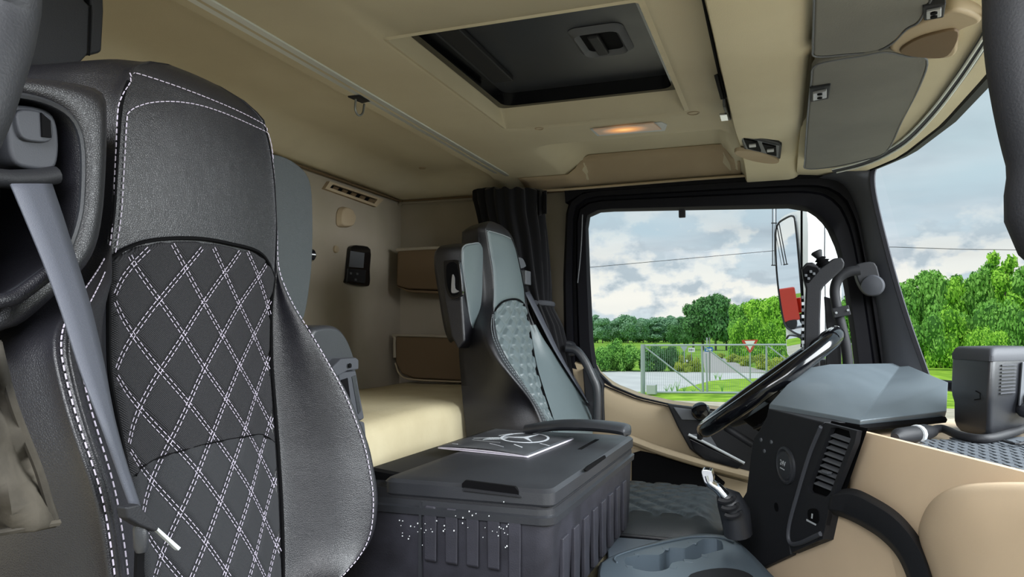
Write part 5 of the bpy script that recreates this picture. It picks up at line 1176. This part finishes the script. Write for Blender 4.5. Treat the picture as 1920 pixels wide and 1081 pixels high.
# far forest seen by the side window
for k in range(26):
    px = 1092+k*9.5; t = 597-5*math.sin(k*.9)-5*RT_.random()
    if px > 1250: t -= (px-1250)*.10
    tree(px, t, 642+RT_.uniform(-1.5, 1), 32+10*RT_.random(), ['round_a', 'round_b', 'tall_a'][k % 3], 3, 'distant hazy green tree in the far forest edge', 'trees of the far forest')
for k, (px, t, b, w, nm, mi) in enumerate([(1262, 606, 652, 30, 'round_a', 2), (1283, 592, 654, 34, 'round_b', 2), (1300, 566, 656, 48, 'round_b', 5), (1318, 552, 656, 56, 'round_a', 5), (1342, 545, 657, 62, 'round_b', 5), (1362, 562, 656, 44, 'round_a', 2), (1386, 566, 660, 46, 'round_b', 1), (1412, 556, 660, 54, 'round_a', 0), (1440, 552, 661, 56, 'round_b', 0), (1466, 549, 662, 58, 'round_a', 0), (1496, 556, 662, 56, 'round_b', 0), (1530, 552, 662, 60, 'round_a', 0), (1572, 560, 662, 60, 'round_b', 1), (1605, 550, 662, 60, 'round_a', 1), (1640, 540, 662, 60, 'round_b', 1)]):
    tree(px, t, b, w, nm, mi, ('%s dark green tree left of the side road, counted from the left' % ORD[k]) if k < 6 else ('%s bright green tree right of the side road, counted from the road' % ORD[k-6]), 'trees along the side road')
for k, (px, t, b, w, mi) in enumerate([(1388, 596, 668, 40, 0), (1420, 590, 670, 48, 0), (1452, 600, 672, 50, 0), (1484, 596, 672, 50, 0)]):
    tree(px, t, b, w, 'bush_a', mi, '%s bright bush at the foot of the trees right of the side road' % ORD[k], 'bushes under the roadside trees', 'bush', True)
for k, (px, t, b, w, mi) in enumerate([(1100, 648, 696, 66, 1), (1134, 641, 696, 62, 1), (1166, 634, 695, 60, 1), (1196, 640, 696, 56, 1), (1222, 644, 696, 52, 2), (1246, 644, 696, 46, 2), (1268, 646, 695, 38, 1), (1286, 660, 696, 28, 4), (1304, 668, 697, 24, 4), (1278, 676, 698, 26, 4)]):
    tree(px, t, b, w, ['bush_a', 'bush_b'][k % 2], mi, ('%s roadside green bush beyond the road, counted from the window edge' % ORD[k]) if mi != 4 else '%s yellow green weed bush left of the side road corner' % {7: 'tallest', 8: 'nearest', 9: 'lowest'}[k], 'bushes beyond the road' if mi != 4 else 'weed bushes at the road corner', 'bush', True)
for k, (px, t, b, w, mi) in enumerate([(1352, 660, 672, 18, 4), (1376, 662, 679, 28, 4), (1400, 664, 686, 34, 4), (1432, 662, 692, 42, 4), (1462, 664, 700, 46, 4), (1494, 668, 706, 50, 4), (1530, 668, 706, 50, 4)]):
    tree(px, t, b, w, ['bush_b', 'bush_a'][k % 2], mi, '%s clump of yellow weeds along the side road, counted from its far end' % ORD[k], 'flowering weeds along the side road', 'weed_clump', True)
# trees seen through the windscreen
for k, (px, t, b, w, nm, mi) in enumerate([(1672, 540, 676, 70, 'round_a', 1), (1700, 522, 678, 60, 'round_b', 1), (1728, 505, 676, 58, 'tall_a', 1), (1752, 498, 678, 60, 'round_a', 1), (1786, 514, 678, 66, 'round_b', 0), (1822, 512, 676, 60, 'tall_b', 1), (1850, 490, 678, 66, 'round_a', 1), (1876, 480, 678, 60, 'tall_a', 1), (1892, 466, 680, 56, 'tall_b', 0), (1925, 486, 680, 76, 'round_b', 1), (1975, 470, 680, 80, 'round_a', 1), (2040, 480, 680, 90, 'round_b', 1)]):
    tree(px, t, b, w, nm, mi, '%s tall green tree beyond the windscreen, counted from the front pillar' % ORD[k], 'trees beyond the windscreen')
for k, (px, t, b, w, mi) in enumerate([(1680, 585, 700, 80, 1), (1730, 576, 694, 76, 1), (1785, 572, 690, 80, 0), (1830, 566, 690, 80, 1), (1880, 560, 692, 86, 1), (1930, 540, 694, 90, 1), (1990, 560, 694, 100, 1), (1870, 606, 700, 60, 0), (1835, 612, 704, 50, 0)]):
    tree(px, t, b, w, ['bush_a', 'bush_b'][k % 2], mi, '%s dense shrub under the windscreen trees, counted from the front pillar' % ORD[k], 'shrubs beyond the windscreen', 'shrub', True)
gpoly('field', [(1640, 700), (1700, 690), (1800, 690), (1900, 698), (2400, 706), (2400, 760), (1640, 760)], M_strip, .02, .01)
# gate
YG = P(1205, 739, Z=ZG)[1]
gt = thing('sliding_gate', P(1320, 739, Y=YG), 'grey galvanised sliding gate with wire infill beside the road', 'gate')
gb = lambda nm, a, b, r, m=M_galv, n=8: mk(nm, G().tube(PP([a, b], Y=YG), r, n), m, gt)
gb('end_post', (1205.5, 645), (1205.5, 740), .085)
gb('top_rail', (1205, 647), (1640, 645), .035); gb('bottom_rail', (1225, 735), (1640, 738), .045)
gb('brace', (1209, 650), (1314, 732), .028); gb('brace', (1320, 649), (1425, 728), .028); gb('brace', (1440, 648), (1545, 728), .028)
gb('gate_post', (1316, 648), (1318, 733), .038); gb('gate_post', (1324, 662), (1326, 733), .03); gb('gate_post', (1437, 648), (1437, 735), .035)
g = G()
for k in range(100):
    x = 1212+k*4.0; g.tube(PP([(x, 648), (x, 735)], Y=YG+.02), .004, 4)
mk('wire_infill', g, M_galv, gt, kind='stuff')
tagit(mk('gate_motor_box', G().box(P(1215, 738, Y=YG-.25), P(1229.5, 721, Y=YG-.6)), M_lgrey, bevel=.03), 'small grey motor box on the ground at the gate post', 'box')
# signs
def post(nm, px, top, base, lab, cat='sign', m=M_galv, r=.028):
    b = P(px, base, Z=ZG); o = thing(nm, b, lab, cat); mk('sign_post', G().tube([b, P(px, top, Y=b[1])], r, 8), m, o); return o, b[1]
M_red = mat('sign_red', '#c8402e', 0.5); M_blue = mat('sign_blue', '#2f6fb0', 0.5); M_wh = mat('sign_white', '#eef0ee', 0.5)
s, Y_ = post('yield_sign', 1406.5, 642, 713, 'white triangular yield sign with a red border on a post')
mk('red_border', G().prism(PP([(1391, 637), (1421, 636), (1420.5, 639), (1408, 660.5), (1405, 660.5), (1391, 640)], Y=Y_-.04), (0, .015, 0)), M_red, s)
mk('white_face', G().prism(PP([(1396, 638.8), (1416, 638.3), (1406.3, 656)], Y=Y_-.045), (0, .01, 0)), M_wh, s)
s, Y_ = post('road_sign', 1283, 648, 697, 'grey back of a triangular sign at the side road corner')
mk('sign_back', G().prism(PP([(1273, 645), (1291, 645), (1284, 658.5), (1282, 658.5)], Y=Y_-.04), (0, .02, 0)), M_galv, s)
s, Y_ = post('name_board', 1296.5, 656, 697, 'small white name board just left of the side road')
mk('board', G().prism(PP([(1290.5, 651.5), (1302.5, 651.5), (1302.5, 659.5), (1290.5, 659.5)], Y=Y_-.04), (0, .02, 0)), M_wh, s)
g = G()
for k in range(4): g.add(PP([(1292+2.4*k, 653.5), (1293.2+2.4*k, 653.5), (1293.2+2.4*k, 657.3), (1292+2.4*k, 657.3)], Y=Y_-.045), [(0, 1, 2, 3)])
mk('lettering', g, M_plasm, s, smooth=False)
s, Y_ = post('direction_sign', 1330.5, 632, 714, 'blue direction sign on a grey post before the side road', m=M_steel)
mk('blue_board', G().prism(PP([(1321, 650), (1336, 650), (1338, 654.5), (1336, 659), (1321, 659)], Y=Y_-.05), (0, .02, 0)), M_blue, s)
mk('arrow_mark', G().prism(PP([(1324, 655.5), (1332, 653), (1335, 654.5), (1332, 656.5), (1324, 657)], Y=Y_-.056), (0, .005, 0)), M_wh, s)
mk('top_plate', G().prism(PP([(1324, 632), (1327, 633), (1326.5, 646), (1324.5, 646)], Y=Y_-.05), (0, .02, 0)), M_galv, s)
s, Y_ = post('marker_post', 1288, 674, 698, 'white roadside marker post with a dark band', 'post', M_wh, .05)
mk('dark_band', G().tube(PP([(1288, 678), (1288, 681)], Y=Y_-.0), .053, 8), M_plasm, s)
for k, (px, t, b) in enumerate([(1250, 718, 738), (1260, 714, 737), (1270, 708, 737), (1283, 718, 737), (1300, 724, 737), (1342, 694, 712), (1350, 697, 714), (1354, 712, 736)]):
    bp = P(px, b, Z=ZG); w_ = G()
    for q in range(9):
        a = q*2.4; w_.tube([bp, bp+np.array([.04*math.cos(a), .04*math.sin(a), (b-t)/F_*(bp @ FW)*.4]), bp+np.array([.12*math.cos(a), .12*math.sin(a), (b-t)/F_*(bp @ FW)*(.9-.07*q)])], [.008, .009, .004], 4)
    tagit(mk('tall_weed', w_, M_lf[1]), '%s thin weed stalk by the gate, counted from the gate post' % ORD[k], 'weed', 'weeds by the gate')
# overhead line
pl_ = thing('power_line', P(1300, 485, Y=60), 'thin overhead power line crossing the sky', 'power line')
mk('wire', G().tube([P(x, 505-(x-1060)*.090+2.5*math.sin((x-1060)/400*3.14)*0+ (0 if x < 1700 else 0), Y=62) for x in range(1060, 1461, 50)]+[P(1560, 462, Y=62), P(1680, 463, Y=62), P(1800, 467, Y=62), P(1960, 469, Y=62), P(2200, 468, Y=62)], .022, 5), M_plasm, pl_)
# ---------------------------------------------------------------- the truck's own door mirror
M_mirror = mat('mirror_glass', '#e8eef4', 0.01, metal=1.0)
mr = thing('door_mirror', (.06, 2.85, -.16), 'large white door mirror outside the driver window', 'mirror')
i0, i1_ = P(1503, 510, Y=2.75), P(1457, 470, Y=2.95); dM = i1_-i0; dM[2] = 0; nM = np.cross(dM, (0, 0, 1)); nM /= np.linalg.norm(nM); nM = nM if nM[0] < 0 else -nM; nM = nM+np.array([0, 0, -.075]); nM /= np.linalg.norm(nM)
Mp = lambda x, y, o=0.0: PN(x, y, i0, nM)+nM*o
gl_ = crom([Mp(x, y, .004) for x, y in ((1460, 421), (1473, 410), (1489, 405), (1494, 425), (1501, 500), (1507, 580), (1506, 622), (1501, 627), (1485, 619), (1473, 606), (1464, 560), (1458, 505), (1456, 445))], 4, True)
mk('mirror_pane', G().prism(gl_, -nM*.004), M_mirror, mr, smooth=False)
mk('pane_rim', G().tube(gl_+[gl_[0]], .0035, 6), M_plasm, mr)
ho = crom([Mp(x, y, -.002) for x, y in ((1458, 417), (1470, 404), (1492, 396), (1512, 398), (1514, 500), (1516, 600), (1514, 662), (1500, 672), (1488, 671), (1476, 664), (1473, 640), (1472, 612), (1462, 560), (1456, 505), (1453, 445))], 4, True)
cM = sum(ho)/len(ho); ex_ = np.array([.125, .03, 0]); rows = []
for k, t, s_ in ((0, 0, 1), (1, .3, 1.01), (2, .65, .97), (3, .9, .85), (4, 1.0, .6)): rows.append([cM+(p-cM)*s_+ex_*t for p in ho])
mk('mirror_shell', G().loft(rows), M_white, mr, angle=60)
mk('shell_seam', G().tube([p+ex_*.42 for p in [cM+(q-cM)*1.006 for q in ho]][:24], .0015, 5), M_greyp, mr)
mk('wide_angle_pane', G().prism(crom([Mp(x, y, .006) for x, y in ((1478, 632), (1485, 628), (1504, 633), (1506, 662), (1490, 667), (1480, 660))], 3, True), -nM*.004), M_mirror, mr)
mk('lower_rim', G().tube(crom([Mp(x, y, .007) for x, y in ((1478, 634), (1484, 628), (1505, 633), (1506, 650))], 3), .003, 6), M_plasm, mr)
mk('mirror_arm', G().box((.10, 2.36, -.10), (.13, 2.82, -.07)), M_plasm, mr, bevel=.006)
mk('glass_divider', G().tube(PP([(1503, 392), (1503, 500), (1507, 640)], Y=2.34), .0035, 6), M_deep, mr)
af = thing('antenna_frame', P(1451, 498, Y=2.9), 'thin black wire frame hanging outside beside the mirror', 'frame')
for x in (1448.5, 1455): mk('upright', G().tube(PP([(x, 370), (x, 498)], Y=2.9), .0018, 6), M_plasm, af)
mk('upright', G().tube(PP([(1452, 370), (1452, 498)], Y=2.92), .0012, 6), M_steel, af)
for y in (418, 497): mk('rung', G().tube(PP([(1446, y), (1457, y)], Y=2.9), .0022, 6), M_plasm, af)
# vehicles standing behind, met only in the mirror
M_redp = mat('red_paint', '#c5321f', 0.35); M_tyre = mat('tyre', '#1b1b1c', 0.85)
dview = (gl_[0]+gl_[len(gl_)//2])/2; dv = dview/np.linalg.norm(dview); rf = dv-2*(dv @ nM)*nM; bt = dview+rf*46
rk = thing('red_truck', (bt[0], bt[1], ZG), 'red crane truck parked behind, reflected in the door mirror', 'truck')
def rb_(nm, a, b, m, bev=.02): return mk(nm, G().box((bt[0]+a[0], bt[1]+a[1], ZG+a[2]), (bt[0]+b[0], bt[1]+b[1], ZG+b[2])), m, rk, bevel=bev)
rb_('cab', (.6, -1, .5), (2.0, 1, 2.5), M_redp, .1); rb_('load_bed', (-4, -1, .9), (.4, 1, 1.8), M_redp); rb_('windscreen', (2.0, -.85, 1.5), (2.02, .85, 2.3), M_gloss, 0); rb_('chassis', (-4, -.5, .5), (1.9, .5, .8), M_plasm)
rb_('crane_base', (.2, -.3, 1.8), (.5, .3, 2.2), M_redp)
for dx in (1.3, -1.6, -2.8):
    for dy in (-.85, .85): mk('wheel', G().lathe((bt[0]+dx, bt[1]+dy, ZG+.42), (0, 1, 0), [(.25, -.14), (.42, -.12), (.42, .12), (.25, .14)], 20), M_tyre, rk)
